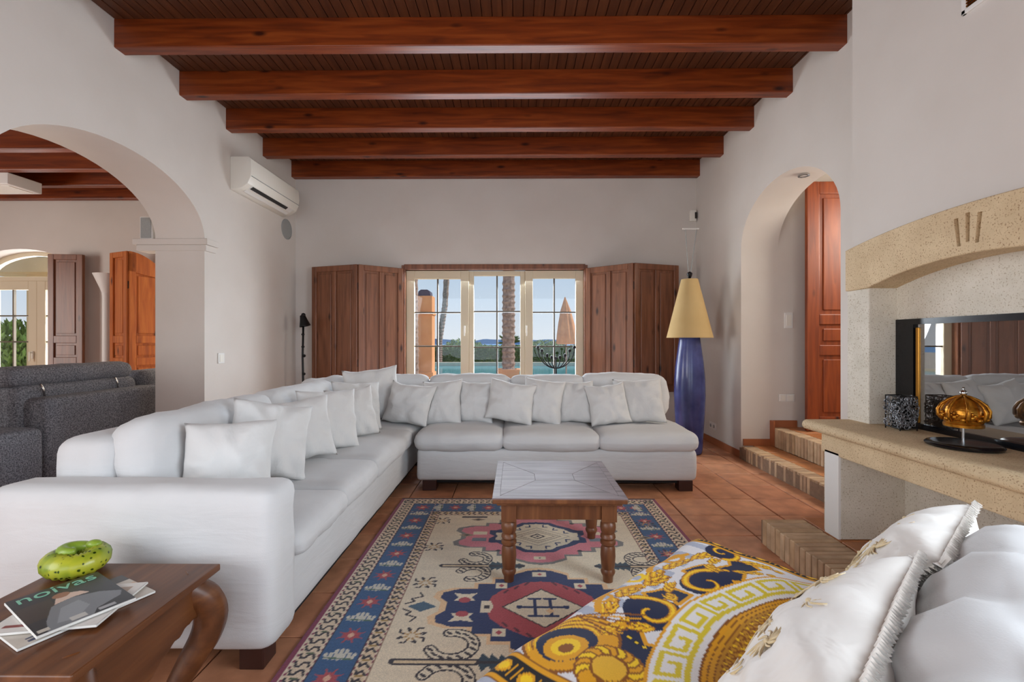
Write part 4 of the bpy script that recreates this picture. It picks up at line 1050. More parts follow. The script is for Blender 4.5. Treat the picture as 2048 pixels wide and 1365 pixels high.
def ruffled(label, c, w_, h_, th, yaw, tilt, seed):
    t = bpy.data.objects.new('ruffled_pillow', None); col.objects.link(t); tag(t, label, 'pillow')
    t.matrix_basis = AC_.matrix_basis @ Matrix.Translation(c) @ Matrix.Rotation(R(yaw), 4, 'Z') @ Matrix.Rotation(R(tilt), 4, 'X')
    o = pillow_mb(w_, h_, th, seed, 34, .016, .02).build('cover', M['satin'], t, smooth='full', world=False); weld(o)
    # ruffle strip around the rim
    n = 1500; vs = []; fs = []; L = 2*(w_+h_)
    for i in range(n):
        d = L*i/n
        if d < w_: p = (-w_/2+d, -h_/2); nn = (0, -1)
        elif d < w_+h_: p = (w_/2, -h_/2+d-w_); nn = (1, 0)
        elif d < 2*w_+h_: p = (w_/2-(d-w_-h_), h_/2); nn = (0, 1)
        else: p = (-w_/2, h_/2-(d-2*w_-h_)); nn = (-1, 0)
        ph = d*520+seed; a_ = .0060*math.sin(ph)+.0012*math.sin(ph*.37)
        u = 2*p[0]/w_; v = 2*p[1]/h_; e = .02
        p = (p[0]*(1-e*(1-v*v)), p[1]*(1-e*(1-u*u)))
        ln = .017+.002*math.sin(d*70)
        for k, (out, am) in enumerate(((-.012, .15), (.4*ln, .7), (ln, 1.2))): vs.append((p[0]+nn[0]*out, a_*am, p[1]+nn[1]*out))
    for i in range(n):
        j = (i+1) % n
        for k in range(2): fs.append((i*3+k, j*3+k, j*3+k+1, i*3+k+1))
    rf = MB().add(vs, fs).build('ruffle', M['satin'], t, smooth='full', world=False)
    rf2 = piece(rf, 'ruffle', t, (0, 0, 0)); rf2.matrix_basis = Matrix.Translation((0, .007, 0)) @ Matrix.Diagonal((-.985, 1, .985, 1))
    # embroidered sprigs lying on the front face
    rnd = random.Random(seed)
    def yface(x, z):
        u, v = 2*x/w_, 2*z/h_; return -th/2*max(0, 1-abs(u)**2.6)**.55*max(0, 1-abs(v)**2.6)**.55-.001
    for (cx, cz, k) in ((-w_*.26, -h_*.05, 6), (w_*.22, h_*.12, 6), (-w_*.05, -h_*.18, 5), (w_*.03, h_*.26, 5), (-w_*.18, h_*.22, 4), (w_*.25, -h_*.15, 5), (w_*.05, h_*.02, 4)):
        g = MB()
        for i in range(k*3):
            an = i*2*PI/(k*3)+rnd.random()*.5; ln = rnd.uniform(.02, .055)
            pts = []
            for q in range(6):
                f_ = q/5; x = cx+ln*f_*math.cos(an+f_*.7); z = cz+ln*f_*math.sin(an+f_*.7); pts.append((x, yface(x, z), z))
            g.tube(pts, [.0012, .002, .0026, .0022, .0016, .001], 5)
        g.ball((cx, yface(cx, cz), cz), .006, 8, 6); g.build('embroidery', M['goldthread'], t, smooth='full', world=False)
    return t
ruffled('ivory satin pillow with ruffled edge leaning over the throw medallion', (.550, -.68, .622), .60, .335, .17, -90, -38, 3)
ruffled('ivory satin ruffled pillow nearer the fireplace hearth', (.602, -.110, .618), .50, .335, .16, -93, -37, 8)

# ------------------------------------------------------------------ things on the side table
def flat_cover(parent, canvas, w_, h_, zt, name='cover'):
    P_ = np.stack([canvas.X-w_/2, canvas.Y-h_/2, np.full(canvas.X.shape, zt)], -1); return grid_mesh(name, P_, canvas.c, M['paper'], parent)
def magazine(label, loc, rz, w_, h_, th, draw, lettering=None):
    t = thing('magazine', label, 'magazine', loc, R(rz))
    MB().box(-w_/2, w_/2, -h_/2, h_/2, 0, th).build('pages', M['pages'], t, world=False, bevel=.001, seg=1)
    cv = Canvas(w_-.002, h_-.002, .002, (60, 62, 66)); draw(cv); flat_cover(t, cv, w_-.002, h_-.002, th+.0008)
    if lettering:
        fc = bpy.data.curves.new('title', 'FONT'); fc.body = lettering[0]; fc.size = lettering[1]; fc.extrude = .0004; fc.align_x = 'CENTER'
        fo = bpy.data.objects.new('tmp', fc); col.objects.link(fo); bpy.context.view_layer.update()
        me = bpy.data.meshes.new_from_object(fo.evaluated_get(bpy.context.evaluated_depsgraph_get())); bpy.data.objects.remove(fo)
        me.transform(Matrix.Translation((lettering[2], lettering[3], th+.0016)) @ Matrix.Diagonal((lettering[4], 1, 1, 1)))
        me.materials.clear(); me.materials.append(M['mint']); o = bpy.data.objects.new('title_lettering', me); col.objects.link(o); o.parent = t
    return t
def draw_main(c):
    w_, h_ = c.X.max(), c.Y.max(); c.rect(0, w_, 0, h_, (44, 48, 52)); c.rect(0, w_*.35, h_*.3, h_*.7, (60, 54, 50))
    c.poly([(w_*.10, 0), (w_*.16, h_*.22), (w_*.30, h_*.50), (w_*.52, h_*.56), (w_*.80, h_*.46), (w_*.98, h_*.30), (w_*.92, h_*.20), (w_*.62, h_*.10), (w_*.55, 0)], (118, 122, 126))
    c.poly([(w_*.22, h_*.10), (w_*.36, h_*.40), (w_*.56, h_*.44), (w_*.60, h_*.24), (w_*.40, h_*.05)], (140, 144, 148))
    c.poly([(w_*.34, h_*.52), (w_*.40, h_*.66), (w_*.52, h_*.72), (w_*.66, h_*.64), (w_*.72, h_*.54), (w_*.54, h_*.56)], (206, 180, 164)); c.disc(w_*.47, h_*.70, .018, (150, 106, 84))
    c.rect(w_*.03, w_*.14, h_*.03, h_*.10, (186, 180, 168)); c.rect(w_*.34, w_*.50, h_*.03, h_*.12, (186, 184, 178)); c.rect(w_*.62, w_*.80, h_*.03, h_*.09, (160, 160, 162))
def draw_pale(c):
    w_, h_ = c.X.max(), c.Y.max(); c.rect(0, w_, 0, h_, (196, 188, 176)); c.rect(0, w_, h_*.75, h_, (60, 56, 56)); c.rect(w_*.08, w_*.5, h_*.06, h_*.12, (70, 74, 100)); c.rect(w_*.08, w_*.36, h_*.15, h_*.19, (70, 74, 100)); c.poly([(w_*.6, h_*.1), (w_, h_*.3), (w_, h_*.6), (w_*.7, h_*.55)], (206, 176, 150))
def draw_white(c):
    w_, h_ = c.X.max(), c.Y.max(); c.rect(0, w_, 0, h_, (214, 210, 204)); c.rect(w_*.1, w_*.9, h_*.55, h_*.9, (170, 150, 132)); c.rect(w_*.1, w_*.6, h_*.1, h_*.16, (130, 60, 56))
mz = sz+.001
magazine('pale magazine at the bottom of the pile with beige cover', (-1.225, 1.258, mz), 63.6, .29, .20, .006, draw_pale)
magazine('white magazine in the middle, sticking out under the black one', (-1.228, 1.25, mz+.0085), 10, .255, .215, .006, draw_white)
magazine('black magazine with mint title and grey figure on top of the pile', (-1.244, 1.261, mz+.017), 59.5, .20, .28, .007, draw_main, ('noivas', .072, 0, .088, .95))
gr = None
def greenmat():
    m = NT('green_spotted_ceramic'); co = m.coords(); nz = m.n('TexNoise', i_Scale=14.0, i_Detail=2.0); m.l(co, nz.inputs['Vector'])
    c = m.ramp(nz.outputs[0], [(.35, lin(112, 140, 40)), (.6, lin(176, 178, 48))]); vo = m.n('TexVoronoi', i_Scale=62.0); m.l(co, vo.inputs['Vector'])
    k = m.ramp(vo.outputs['Distance'], [(.20, (.04, .10, .05)), (.32, (1, 1, 1))]); mx = m.n('MixRGB', blend_type='MULTIPLY'); mx.inputs[0].default_value = 1
    m.l(c, mx.inputs[1]); m.l(k, mx.inputs[2]); m.l(mx.outputs[0], m.b.inputs['Base Color']); m.set(Roughness=.3); return m.m
M['green'] = greenmat(); M['greenplain'] = noisy('green_glaze', (120, 150, 44), (150, 172, 60), 10, .35, .2, 30)
og = thing('coiled_ornament', 'green and yellow spotted coiled ring ornament behind the magazines', 'ornament', (-1.44, 1.50, sz))
oc = (-1.425, 1.462, sz)
ring = []
for i in range(40): a_ = 2*PI*i/40; ring.append((oc[0]+.056*math.cos(a_), oc[1]+.047*math.sin(a_), sz+.040+.003*math.sin(2*a_)))
MB().tube(ring, [.036+.003*math.sin(3*i) for i in range(40)], 14, True).build('body_ring', M['green'], og, smooth='full')
arc = [(oc[0]+(.050-.0006*i)*math.cos(R(20+8*i)), oc[1]+(.040-.0006*i)*math.sin(R(20+8*i)), sz+.066+.0003*i) for i in range(36)]
MB().tube(arc, [.010+.010*math.sin(PI*i/35) for i in range(36)], 10).build('coil', M['greenplain'], og, smooth='full')
MB().ball((oc[0]+.03, oc[1]+.03, sz+.080), .018, 12, 8, (1.3, 1, .7)).build('head', M['greenplain'], og, smooth='full')

# ------------------------------------------------------------------ blue floor lamp
LX, LY = 1.863, 4.90
lp = thing('floor_lamp', 'tall cobalt blue ceramic floor lamp with tapering parchment shade', 'lamp', (LX, LY, 0))
MB().lathe([(.115, 0), (.125, .012), (.130, .05), (.138, .2), (.152, .42), (.160, .62), (.156, .80), (.140, .98), (.118, 1.14), (.100, 1.28), (.06, 1.30)], (LX, LY, 0), 36).build('body', M['blue'], lp, smooth=True)
MB().lathe([(.12, 0), (.12, .02)], (LX, LY, 0), 28).build('base_ring', M['blackgloss'], lp)
MB().lathe([(.012, 1.28), (.012, 1.90)], (LX, LY, 0), 10).build('stem', M['black'], lp)
sh = [(.237, 1.235), (.085, 1.862), (.0825, 1.862), (.2345, 1.235)]
MB().lathe(sh+[sh[0]], (LX, LY, 0), 40, False).build('shade', M['shade'], lp, smooth=True)
MB().lathe([(.012, 1.87), (.026, 1.905), (.030, 1.925), (.018, 1.94), (.004, 1.945)], (LX, LY, 0), 14).build('finial', M['blackgloss'], lp, smooth=True)
MB().tube([(LX-.012, LY, 1.93), (LX-.045, LY, 2.40)], .0045, 6).tube([(LX+.012, LY, 1.93), (LX+.075, LY, 2.40)], .0045, 6).build('wire', M['grille'], lp)
MB().tube([(LX-.075, LY, 2.405), (LX+.10, LY, 2.405)], .008, 6).build('cross_bar', M['white'], lp)
# slim black reading lamp
RLX, RLY = -2.585, 5.50
rl = thing('reading_lamp', 'thin black iron standing lamp behind the sofa corner', 'lamp', (RLX, RLY, 0))
MB().lathe([(.12, 0), (.12, .012), (.03, .03), (.012, .05)], (RLX, RLY, 0), 20).build('base', M['black'], rl, smooth=True)
MB().tube([(RLX, RLY, .03), (RLX+.004, RLY, .6), (RLX-.004, RLY, 1.0), (RLX+.004, RLY, 1.38)], .013, 8).build('pole', M['black'], rl, smooth='full')
for zz, r_ in ((.80, .022), (1.02, .024), (1.13, .020), (1.28, .020)): MB().ball((RLX+(.01 if zz < 1.1 else 0), RLY, zz), r_, 10, 6, (1, 1, .8)).build('knuckle', M['black'], rl, smooth='full')
MB().lathe([(.012, .12), (.03, .115), (.042, .06), (.065, -.02), (.06, -.02), (.03, .06)], (0, 0, 0), 16, False).xf(Matrix.Translation((RLX+.022, RLY, 1.40)) @ Matrix.Rotation(R(-14), 4, 'Y')).build('head', M['black'], rl, smooth=True)
MB().ball((RLX+.005, RLY, 1.515), .026, 10, 8).build('cap', M['black'], rl, smooth='full')
# candelabra behind the sofa
KX, KY = .475, 5.42
kd = thing('candelabra', 'black iron candelabra with curved arms silhouetted in the window', 'candelabra', (KX, KY, 0))
MB().lathe([(.14, 0), (.14, .01), (.03, .03), (.012, .06)], (KX, KY, 0), 20).build('base', M['black'], kd, smooth=True)
MB().tube([(KX, KY, .03), (KX, KY, .90)], .011, 8).build('stem', M['black'], kd)
for hw, zt_ in ((.215, 1.115), (.165, 1.075), (.105, 1.02), (.05, .995)):
    for sg in (-1, 1):
        MB().tube([(KX+sg*hw*math.sin(a_), KY+(.03 if hw in (.165, .05) else -.02)*math.sin(a_), .875+(zt_-.875)*(1-math.cos(a_))) for a_ in [PI/2*i/12 for i in range(13)]], .0065, 6).build('arm', M['black'], kd, smooth='full')
        MB().lathe([(.006, -.01), (.018, 0), (.02, .012), (.012, .028), (.004, .03)], (KX+sg*hw, KY+(.03 if hw in (.165, .05) else -.02), zt_), 10).build('cup', M['black'], kd, smooth=True)
MB().lathe([(.006, -.01), (.018, 0), (.02, .012), (.012, .028)], (KX, KY, .985), 10).lathe([(.008, 0), (.008, .09)], (KX, KY, .90), 8).build('cup', M['black'], kd, smooth=True)

# ------------------------------------------------------------------ wall fittings
ac = thing('air_conditioner', 'white wall-mounted air conditioner above the round wall speaker', 'air conditioner', (XL, 4.98, 2.70))
pr = [(XL, 3.03), (XL+.185, 3.03), (XL+.207, 3.01), (XL+.212, 2.90), (XL+.205, 2.83), (XL+.175, 2.765), (XL+.12, 2.725), (XL+.05, 2.703), (XL, 2.70)]
MB().prism([(p[0], p[1]) for p in pr], 'y', 4.48, 5.48).build('housing', M['acwhite'], ac, smooth=True, bevel=.006)
MB().prism([(XL+.165, 2.7545), (XL+.172, 2.7600), (XL+.085, 2.7085), (XL+.088, 2.706)], 'y', 4.56, 5.40).build('louvre', M['white'], ac)
MB().box(-.018, .018, 4.58, 5.28, -.004, .004).xf(Matrix.Translation((XL+.158, 0, 2.747)) @ Matrix.Rotation(R(-40), 4, 'Y')).build('outlet_slot', M['slot'], ac)
MB().box(XL+.19, XL+.2135, 4.49, 5.47, 2.835, 2.839).build('panel_seam', M['grille'], ac)
ws = thing('wall_speaker', 'round grey in-wall speaker grille below the air conditioner', 'speaker', (XL, 5.586, 2.57))
rot = Matrix.Translation((XL, 5.586, 2.578)) @ Matrix.Rotation(R(90), 4, 'Y')
MB().lathe([(.112, 0), (.112, .006), (.05, .009), (.002, .010)], (0, 0, 0), 36).xf(rot).build('grille', M['grille'], ws, smooth=True)
MB().lathe([(.112, 0), (.124, 0), (.124, .008), (.112, .010), (.112, 0)], (0, 0, 0), 36, False).xf(rot).build('rim', M['grille'], ws, smooth=True)
sn = thing('motion_sensor', 'small white alarm sensor high in the back corner of the room', 'sensor', (2.245, 5.82, 2.77))
MB().box(2.205, 2.285, 5.775, 5.82, 2.72, 2.86).build('body', M['acwhite'], sn, bevel=.01); MB().box(2.262, 2.287, 5.768, 5.79, 2.75, 2.83).build('lens', M['slot'], sn, bevel=.004)
sp = thing('bookshelf_speaker', 'small white box speaker standing on the arch capital', 'speaker', (-3.37, 4.18, 2.13))
MB().box(-3.43, -3.315, 4.12, 4.24, 2.13, 2.335).build('cabinet', M['white'], sp, bevel=.004); MB().box(-3.42, -3.325, 4.114, 4.12, 2.14, 2.325).build('grille', M['grille'], sp, bevel=.002)
cf = thing('ceiling_fixture', 'white box-shaped fixture under the beams beyond the arch', 'fixture', (-5.9, 4.9, 2.86))
MB().box(-6.4, -5.41, 4.80, 5.15, 2.875, 3.0).build('housing', M['white'], cf, bevel=.008); MB().box(-6.35, -5.46, 4.85, 5.10, 2.868, 2.876).build('diffuser', M['acwhite'], cf)
# torchiere
tl = thing('torchiere_lamp', 'white floor lamp with upturned bowl between the lounge shutters', 'lamp', (-5.13, 5.665, 0))
MB().lathe([(.13, 0), (.13, .02), (.05, .04), (.048, 1.75), (.052, 1.80)], (-5.13, 5.665, 0), 24).build('column', M['white'], tl, smooth=True)
MB().lathe([(.045, 1.78), (.07, 1.86), (.14, 2.04), (.132, 2.04), (.05, 1.86)], (-5.13, 5.665, 0), 28, False).build('bowl', M['white'], tl, smooth=True)

# ------------------------------------------------------------------ grey sofa beyond the arch
gs_ = thing('grey_sofa', 'charcoal tweed sofa with adjustable headrests seen through the arch', 'sofa', (-4.1, 3.9, 0))
G = M['grey']
soft_box(-4.60, -3.66, 2.95, 5.1, .05, .42, .04, 0, .004, 51, 16).build('base', G, gs_, smooth='full')
soft_box(-3.90, -3.62, 3.47, 4.62, .10, .755, .05, 0, .005, 52, 16).build('back_panel', G, gs_, smooth='full')
soft_box(-3.90, -3.62, 4.63, 5.4, .10, .755, .05, 0, .005, 53, 14).build('back_panel', G, gs_, smooth='full')
soft_box(-4.55, -3.60, 2.98, 3.46, .06, .545, .06, .01, .005, 54, 14).build('arm', G, gs_, smooth='full')
soft_box(-4.08, -3.78, 3.42, 4.54, .46, .86, .08, 0, .006, 55, 14).build('back_cushion', G, gs_, smooth='full')
soft_box(-4.05, -3.78, 4.58, 5.4, .60, .90, .08, 0, .006, 56, 14).build('back_cushion', G, gs_, smooth='full')
soft_box(-4.06, -3.80, 3.40, 4.52, .835, 1.00, .08, 0, .008, 57, 16).build('headrest', G, gs_, smooth='full')
for y in (3.58, 4.25): MB().tube([(-3.775, y, .86), (-3.765, y+.01, .82), (-3.762, y+.02, .76)], .007, 6).build('headrest_bracket', M['chrome'], gs_, smooth='full')
soft_box(-4.50, -4.0, 3.46, 5.1, .40, .50, .05, .01, .006, 58, 14).build('seat_cushion', G, gs_, smooth='full')

# ------------------------------------------------------------------ ornaments on the fireplace ledge
LZ = .746
cw = thing('crown_ornament', 'gilded crown ornament on a black round stand on the ledge', 'ornament', (1.91, 1.985, LZ))
kx, ky = 1.915, 1.965; ck = .70
def CS(pr): return [(r_*ck, .026+(z-.02)*.80) for r_, z in pr]
MB().lathe([(.110, 0), (.124, .004), (.127, .011), (.120, .018), (.105, .021), (.02, .022)], (kx, ky, LZ), 40).build('stand_disc', M['blackgloss'], cw, smooth=True)
MB().lathe([(.005, .02), (.005, .095)], (kx, ky, LZ), 10).build('stand_rod', M['chrome'], cw)
MB().lathe(CS([(.070, .095), (.092, .098), (.094, .112), (.088, .118), (.094, .130), (.090, .135)]), (kx, ky, LZ), 32).build('band', M['gold'], cw, smooth=True)
MB().lathe(CS([(.080, .130), (.094, .150), (.096, .170), (.088, .200), (.066, .230), (.038, .248), (.016, .256)]), (kx, ky, LZ), 32).build('cap', M['gold'], cw, smooth=True)
for i in range(8):
    a_ = 2*PI*i/8+.2; pts = [(kx+r_*math.cos(a_), ky+r_*math.sin(a_), LZ+z) for r_, z in CS([(.094, .13), (.114, .155), (.116, .185), (.100, .215), (.066, .242), (.03, .258), (.01, .262)])]
    MB().tube(pts, [.0065, .0075, .0065, .006, .005, .0045, .004], 8).build('arch', M['gold'], cw, smooth='full')
for i in range(16):
    a_ = 2*PI*i/16; h_ = .026+((.155 if i % 2 else .142)-.02)*.8; q_ = .1*ck
    g = MB().ball((kx+q_*math.cos(a_), ky+q_*math.sin(a_), LZ+h_), .010, 8, 6)
    if i % 2:
        for dx_ in (-.14, .14): g.ball((kx+q_*math.cos(a_+dx_), ky+q_*math.sin(a_+dx_), LZ+h_+.007), .0065, 8, 6)
        g.ball((kx+q_*1.03*math.cos(a_), ky+q_*1.03*math.sin(a_), LZ+h_+.015), .0075, 8, 6)
    g.build('fleuron', M['gold'], cw, smooth='full')
MB().ball((kx, ky, LZ+.232), .013, 12, 8).box(kx-.003, kx+.003, ky-.003, ky+.003, LZ+.24, LZ+.256).build('orb', M['chrome'], cw, smooth='full')
wb = thing('wire_candle_holder', 'black curly wire candle box on the ledge beside the stone jamb', 'candle holder', (1.97, 2.36, LZ))
bx0, bx1, by0, by1, h_ = 1.935, 2.020, 2.31, 2.40, .172
g = MB()
for x in (bx0, bx1):
    for y in (by0, by1): g.tube([(x, y, LZ), (x, y, LZ+h_)], .003, 5)
for z in (.012, h_): g.tube([(bx0, by0, LZ+z), (bx1, by0, LZ+z), (bx1, by1, LZ+z), (bx0, by1, LZ+z)], .003, 5, True)
g.build('frame', M['black'], wb)
g = MB(); rnd = random.Random(5)
for i in range(150):
    f_ = rnd.randrange(4); r_ = rnd.uniform(.008, .014); s = rnd.uniform(0, 1); z = LZ+.02+rnd.random()*(h_-.03)
    c = [(bx0+s*(bx1-bx0), by0), (bx0+s*(bx1-bx0), by1), (bx0, by0+s*(by1-by0)), (bx1, by0+s*(by1-by0))][f_]
    a0 = rnd.random()*6; pts = []
    for k in range(9):
        a_ = a0+k*.62; p = r_*math.cos(a_); q = r_*math.sin(a_)*1.1
        pts.append((c[0]+p, c[1]+rnd.uniform(-.003, .003), z+q) if f_ < 2 else (c[0]+rnd.uniform(-.003, .003), c[1]+p, z+q))
    g.tube(pts, .0027, 4)
tag(g.build('wire_curls', plain('gunmetal_wire', (136, 138, 142), .3, .7), wb, smooth='full'), kind='stuff')
MB().box(bx0+.018, bx1-.018, by0+.018, by1-.018, LZ+.004, LZ+h_-.02).build('liner', M['black'], wb)
cj = thing('ceramic_jar', 'small blue and white ceramic jar at the end of the ledge', 'jar', (1.80, 1.60, LZ))
def bw_():
    m = NT('blue_white_glaze'); co = m.coords(); nz = m.n('TexNoise', i_Scale=38.0, i_Detail=2.0); m.l(co, nz.inputs['Vector'])
    m.l(m.ramp(nz.outputs[0], [(.48, lin(228, 230, 234)), (.54, lin(42, 60, 130))]), m.b.inputs['Base Color']); m.set(Roughness=.15); return m.m
MB().lathe([(.026, 0), (.036, .008), (.046, .03), (.047, .05), (.036, .070), (.028, .076)], (1.80, 1.565, LZ), 24).build('body', bw_(), cj, smooth=True)
MB().lathe([(.030, .074), (.031, .080), (.02, .090), (.008, .094), (.008, .102), (.002, .106)], (1.80, 1.565, LZ), 20).build('lid', bw_(), cj, smooth=True)

# ------------------------------------------------------------------ garden seen through the windows
M['ground'] = noisy('terrace_paving', (206, 190, 166), (220, 206, 184), 3, .9)
M['pool'] = noisy('pool_water', (92, 168, 172), (120, 190, 188), .8, .12, .2, 3)
M['leaf'] = tilemat('hedge_leaf', [(78, 106, 40), (104, 132, 50), (66, 92, 36)], .7)
M['leaf2'] = noisy('bush_leaf', (70, 100, 44), (140, 160, 70), 3, .8, .2, 20)
M['orange'] = noisy('orange_render', (226, 156, 104), (236, 170, 118), 2, .9)
M['trunk'] = noisy('palm_trunk', (128, 104, 92), (178, 152, 136), 12, .9, .5, 30)
M['sea'] = plain('sea', (120, 164, 204), .8)
M['hill'] = plain('far_hill', (132, 156, 182), .95)
M['parasol'] = noisy('parasol_canvas', (196, 132, 84), (216, 152, 100), 6, .9)
S('ground', MB().box(-40, 40, YB+.3, 15.2, -.3, -.02).box(-40, 40, 24.2, 60, -.3, -.02).box(-40, -14, 15.2, 24.2, -.3, -.02).box(14, 40, 15.2, 24.2, -.3, -.02).box(-14, 14, 15.2, 24.2, -1.4, -1.3), M['ground'])
tag(MB().box(-13.9, 13.9, 15.25, 24.1, -1.2, -.12).build('pool_water', M['pool']), 'turquoise swimming pool water beyond the window', 'pool', kind=None)
t = thing('pool_coping', 'pale stone edge around the swimming pool', 'pool edge', (0, 24.2, -.02))
MB().box(-14, 14, 24.1, 24.6, -.15, .06).build('far_edge', M['ground'], t); MB().box(-14, 14, 14.9, 15.25, -.15, .0).build('near_edge', M['ground'], t)
S('sea', MB().box(-900, 900, 120, 2400, -9.2, -9), M['sea'])
def ridge(name, label, y, x0, x1, h, seed, mat, base):
    vs = []; fs = []; n = 60
    for i in range(n+1):
        x = x0+(x1-x0)*i/n; z = base+h*(.55+.45*fbm((i*.09, seed, 0), 1.0))*math.sin(PI*i/n)**.5
        vs += [(x, y, base-8), (x, y, z), (x, y+h*3, z*.6), (x, y+h*6, base-8)]
    for i in range(n):
        for k in range(3): fs.append((i*4+k, (i+1)*4+k, (i+1)*4+k+1, i*4+k+1))
    o = MB().add(vs, fs).build(name, mat, None, smooth='full'); tag(o, label, 'hill'); return o
ridge('far_hill', 'hazy blue hills on the horizon across the sea', 1500, -500, 260, 26, 2, M['hill'], -8)
def leaves(name, label, cat, x0, x1, y0, y1, z0, z1, n, s, mat, seed, parent=None):
    rnd = random.Random(seed); g = MB()
    for i in range(n):
        c = Vector((rnd.uniform(x0, x1), rnd.uniform(y0, y1), z0+(z1-z0)*rnd.random()**.8))
        a = Vector((rnd.gauss(0, 1), rnd.gauss(0, 1), rnd.gauss(0, 1))).normalized()*s*rnd.uniform(.6, 1.3); b = a.orthogonal().normalized()*s*.45
        g.add([c-a, c+b, c+a, c-b], [(0, 1, 2, 3)])
    o = g.build(name, mat, parent)
    if parent is None: tag(o, label, cat)
    return o
hg = thing('clipped_hedge', 'long clipped green hedge beyond the swimming pool', 'hedge', (0, 25.6, 0))
MB().box(-14, 14, 25.2, 26.0, -.05, .89).build('core', M['leaf2'], hg)
leaves('foliage', '', '', -8, 9, 25.0, 25.5, 0, .96, 12000, .09, M['leaf'], 4, hg)['kind'] = 'stuff'
for i, (x, y, z, r_, sd_) in enumerate(((-3.5, 30, 1.0, 1.6, 1), (2.0, 31, .9, 1.7, 2), (5.0, 30, 1.1, 1.6, 3))):
    b_ = thing('garden_bush', ['low dark bush behind the hedge left of the palm trunk', 'rounded bush behind the hedge right of the palm trunk', 'bush behind the hedge below the closed parasol'][i], 'bush', (x, y, 0))
    MB().lathe([(.06, 0), (.05, .5)], (x, y, -.02), 8).build('stem', M['trunk'], b_)
    g = MB(); rnd = random.Random(sd_)
    for k in range(1500):
        d = Vector((rnd.gauss(0, 1), rnd.gauss(0, 1), rnd.gauss(0, 1))).normalized()*rnd.random()**.4; c = Vector((x+d.x*r_, y+d.y*r_*.6, max(.05, .55+d.z*.8*z)))
        a = Vector((rnd.gauss(0, 1), rnd.gauss(0, 1), rnd.gauss(0, 1))).normalized()*.12; b = a.orthogonal().normalized()*.06; g.add([c-a, c+b, c+a, c-b], [(0, 1, 2, 3)])
    g.build('foliage', M['leaf'], b_)['kind'] = 'stuff'
def fan_palm(label, x, y, h_, seed):
    t = thing('fan_palm', label, 'palm', (x, y, 0)); rnd = random.Random(seed)
    MB().lathe([(.10, 0), (.08, h_)], (x, y, 0), 10).build('trunk', M['trunk'], t)
    for i in range(16):
        an = rnd.random()*2*PI; el = rnd.uniform(-.2, 1.2); L_ = rnd.uniform(.7, 1.0); g = MB()
        d = Vector((math.cos(an)*math.cos(el), math.sin(an)*math.cos(el), math.sin(el))); sdv = d.cross(Vector((0, 0, 1))).normalized()
        for k in range(-5, 6):
            a = (d+sdv*k*.16).normalized()*L_; w0 = sdv*.02; p = Vector((x, y, h_)); g.add([p-w0, p+a*.6-w0*1.6, p+a-Vector((0, 0, .12)), p+a*.6+w0*1.6, p+w0], [(0, 1, 2, 3, 4)])
        g.build('frond', M['leaf'], t)
fan_palm('small fan palm above the hedge behind the thick trunk', -.38, 27.4, 1.0, 3)
def palm(label, pts, r0, r1):
    t = thing('palm_tree', label, 'palm', pts[0]); P = []
    n = 90; Rr = []
    for i in range(n+1):
        f_ = i/n*(len(pts)-1); k = min(int(f_), len(pts)-2); P.append(Vector(pts[k]).lerp(Vector(pts[k+1]), f_-k))
        Rr.append((r0+(r1-r0)*i/n)*(1+.10*(1 if i % 3 == 0 else -.4)))
    MB().tube(P, Rr, 14).build('trunk', M['trunk'], t, smooth=False)
    top = P[-1]; rnd = random.Random(int(r0*1000))
    for i in range(14):
        an = 2*PI*i/14; L_ = 1.5; g = MB(); prev = None
        for k in range(10):
            f_ = k/9; c = top+Vector((math.cos(an)*L_*f_, math.sin(an)*L_*f_, .7*math.sin(f_*2.2)-1.2*f_*f_)); sdv = Vector((-math.sin(an), math.cos(an), -.25))*.42*math.sin(PI*min(1, f_*.9+.08))
            sd2 = Vector((math.sin(an), -math.cos(an), -.25))*.42*math.sin(PI*min(1, f_*.9+.08))
            if prev:
                g.add([prev, c, c+sdv, ], [(0, 1, 2)]); g.add([prev, c, c+sd2], [(0, 1, 2)])
            prev = c
        g.build('frond', M['leaf2'], t)
palm('thick palm trunk in an orange planter seen through the middle window', [(-.237, 14.35, .10), (-.23, 14.35, 3.0), (-.19, 14.35, 7.8)], .206, .18)
palm('slender leaning palm trunk beside the orange chimney pillar', [(-4.18, 24.77, -.02), (-4.18, 24.77, 1.2), (-3.87, 24.77, 3.14), (-3.51, 24.77, 9.4)], .165, .145)
palm('dark palm trunk at the outer edge of the left window sash', [(-3.08, 13.9, -.02), (-3.11, 13.9, 2.8), (-3.16, 13.9, 7.3)], .108, .10)
pl = thing('palm_planter', 'low orange rendered planter around the thick palm trunk', 'planter', (-.23, 14.35, 0))
g = MB().box(-.57, -.50, 14.0, 14.7, -.03, .28).box(.04, .11, 14.0, 14.7, -.03, .28).box(-.50, .04, 14.0, 14.07, -.03, .28).box(-.50, .04, 14.63, 14.7, -.03, .28).build('body', M['orange'], pl)
MB().box(-.60, -.48, 13.97, 14.73, .27, .32).box(.02, .14, 13.97, 14.73, .27, .32).box(-.48, .02, 13.97, 14.09, .27, .32).box(-.48, .02, 14.61, 14.73, .27, .32).build('rim', M['orange'], pl)
MB().box(-.50, .04, 14.07, 14.63, -.03, .20).build('soil', M['trunk'], pl)
DX, DY = .07, -.36
pi_ = thing('chimney_pillar', 'orange rendered pillar with dark cap beside the pool', 'pillar', (-3.0+DX, 15.0+DY, 0))
def sh_(mb): return mb.xf(Matrix.Translation((DX, DY, 0)))
sh_(MB().box(-3.22, -2.70, 14.6, 15.1, -.03, 2.62)).build('shaft', M['orange'], pi_, bevel=.01)
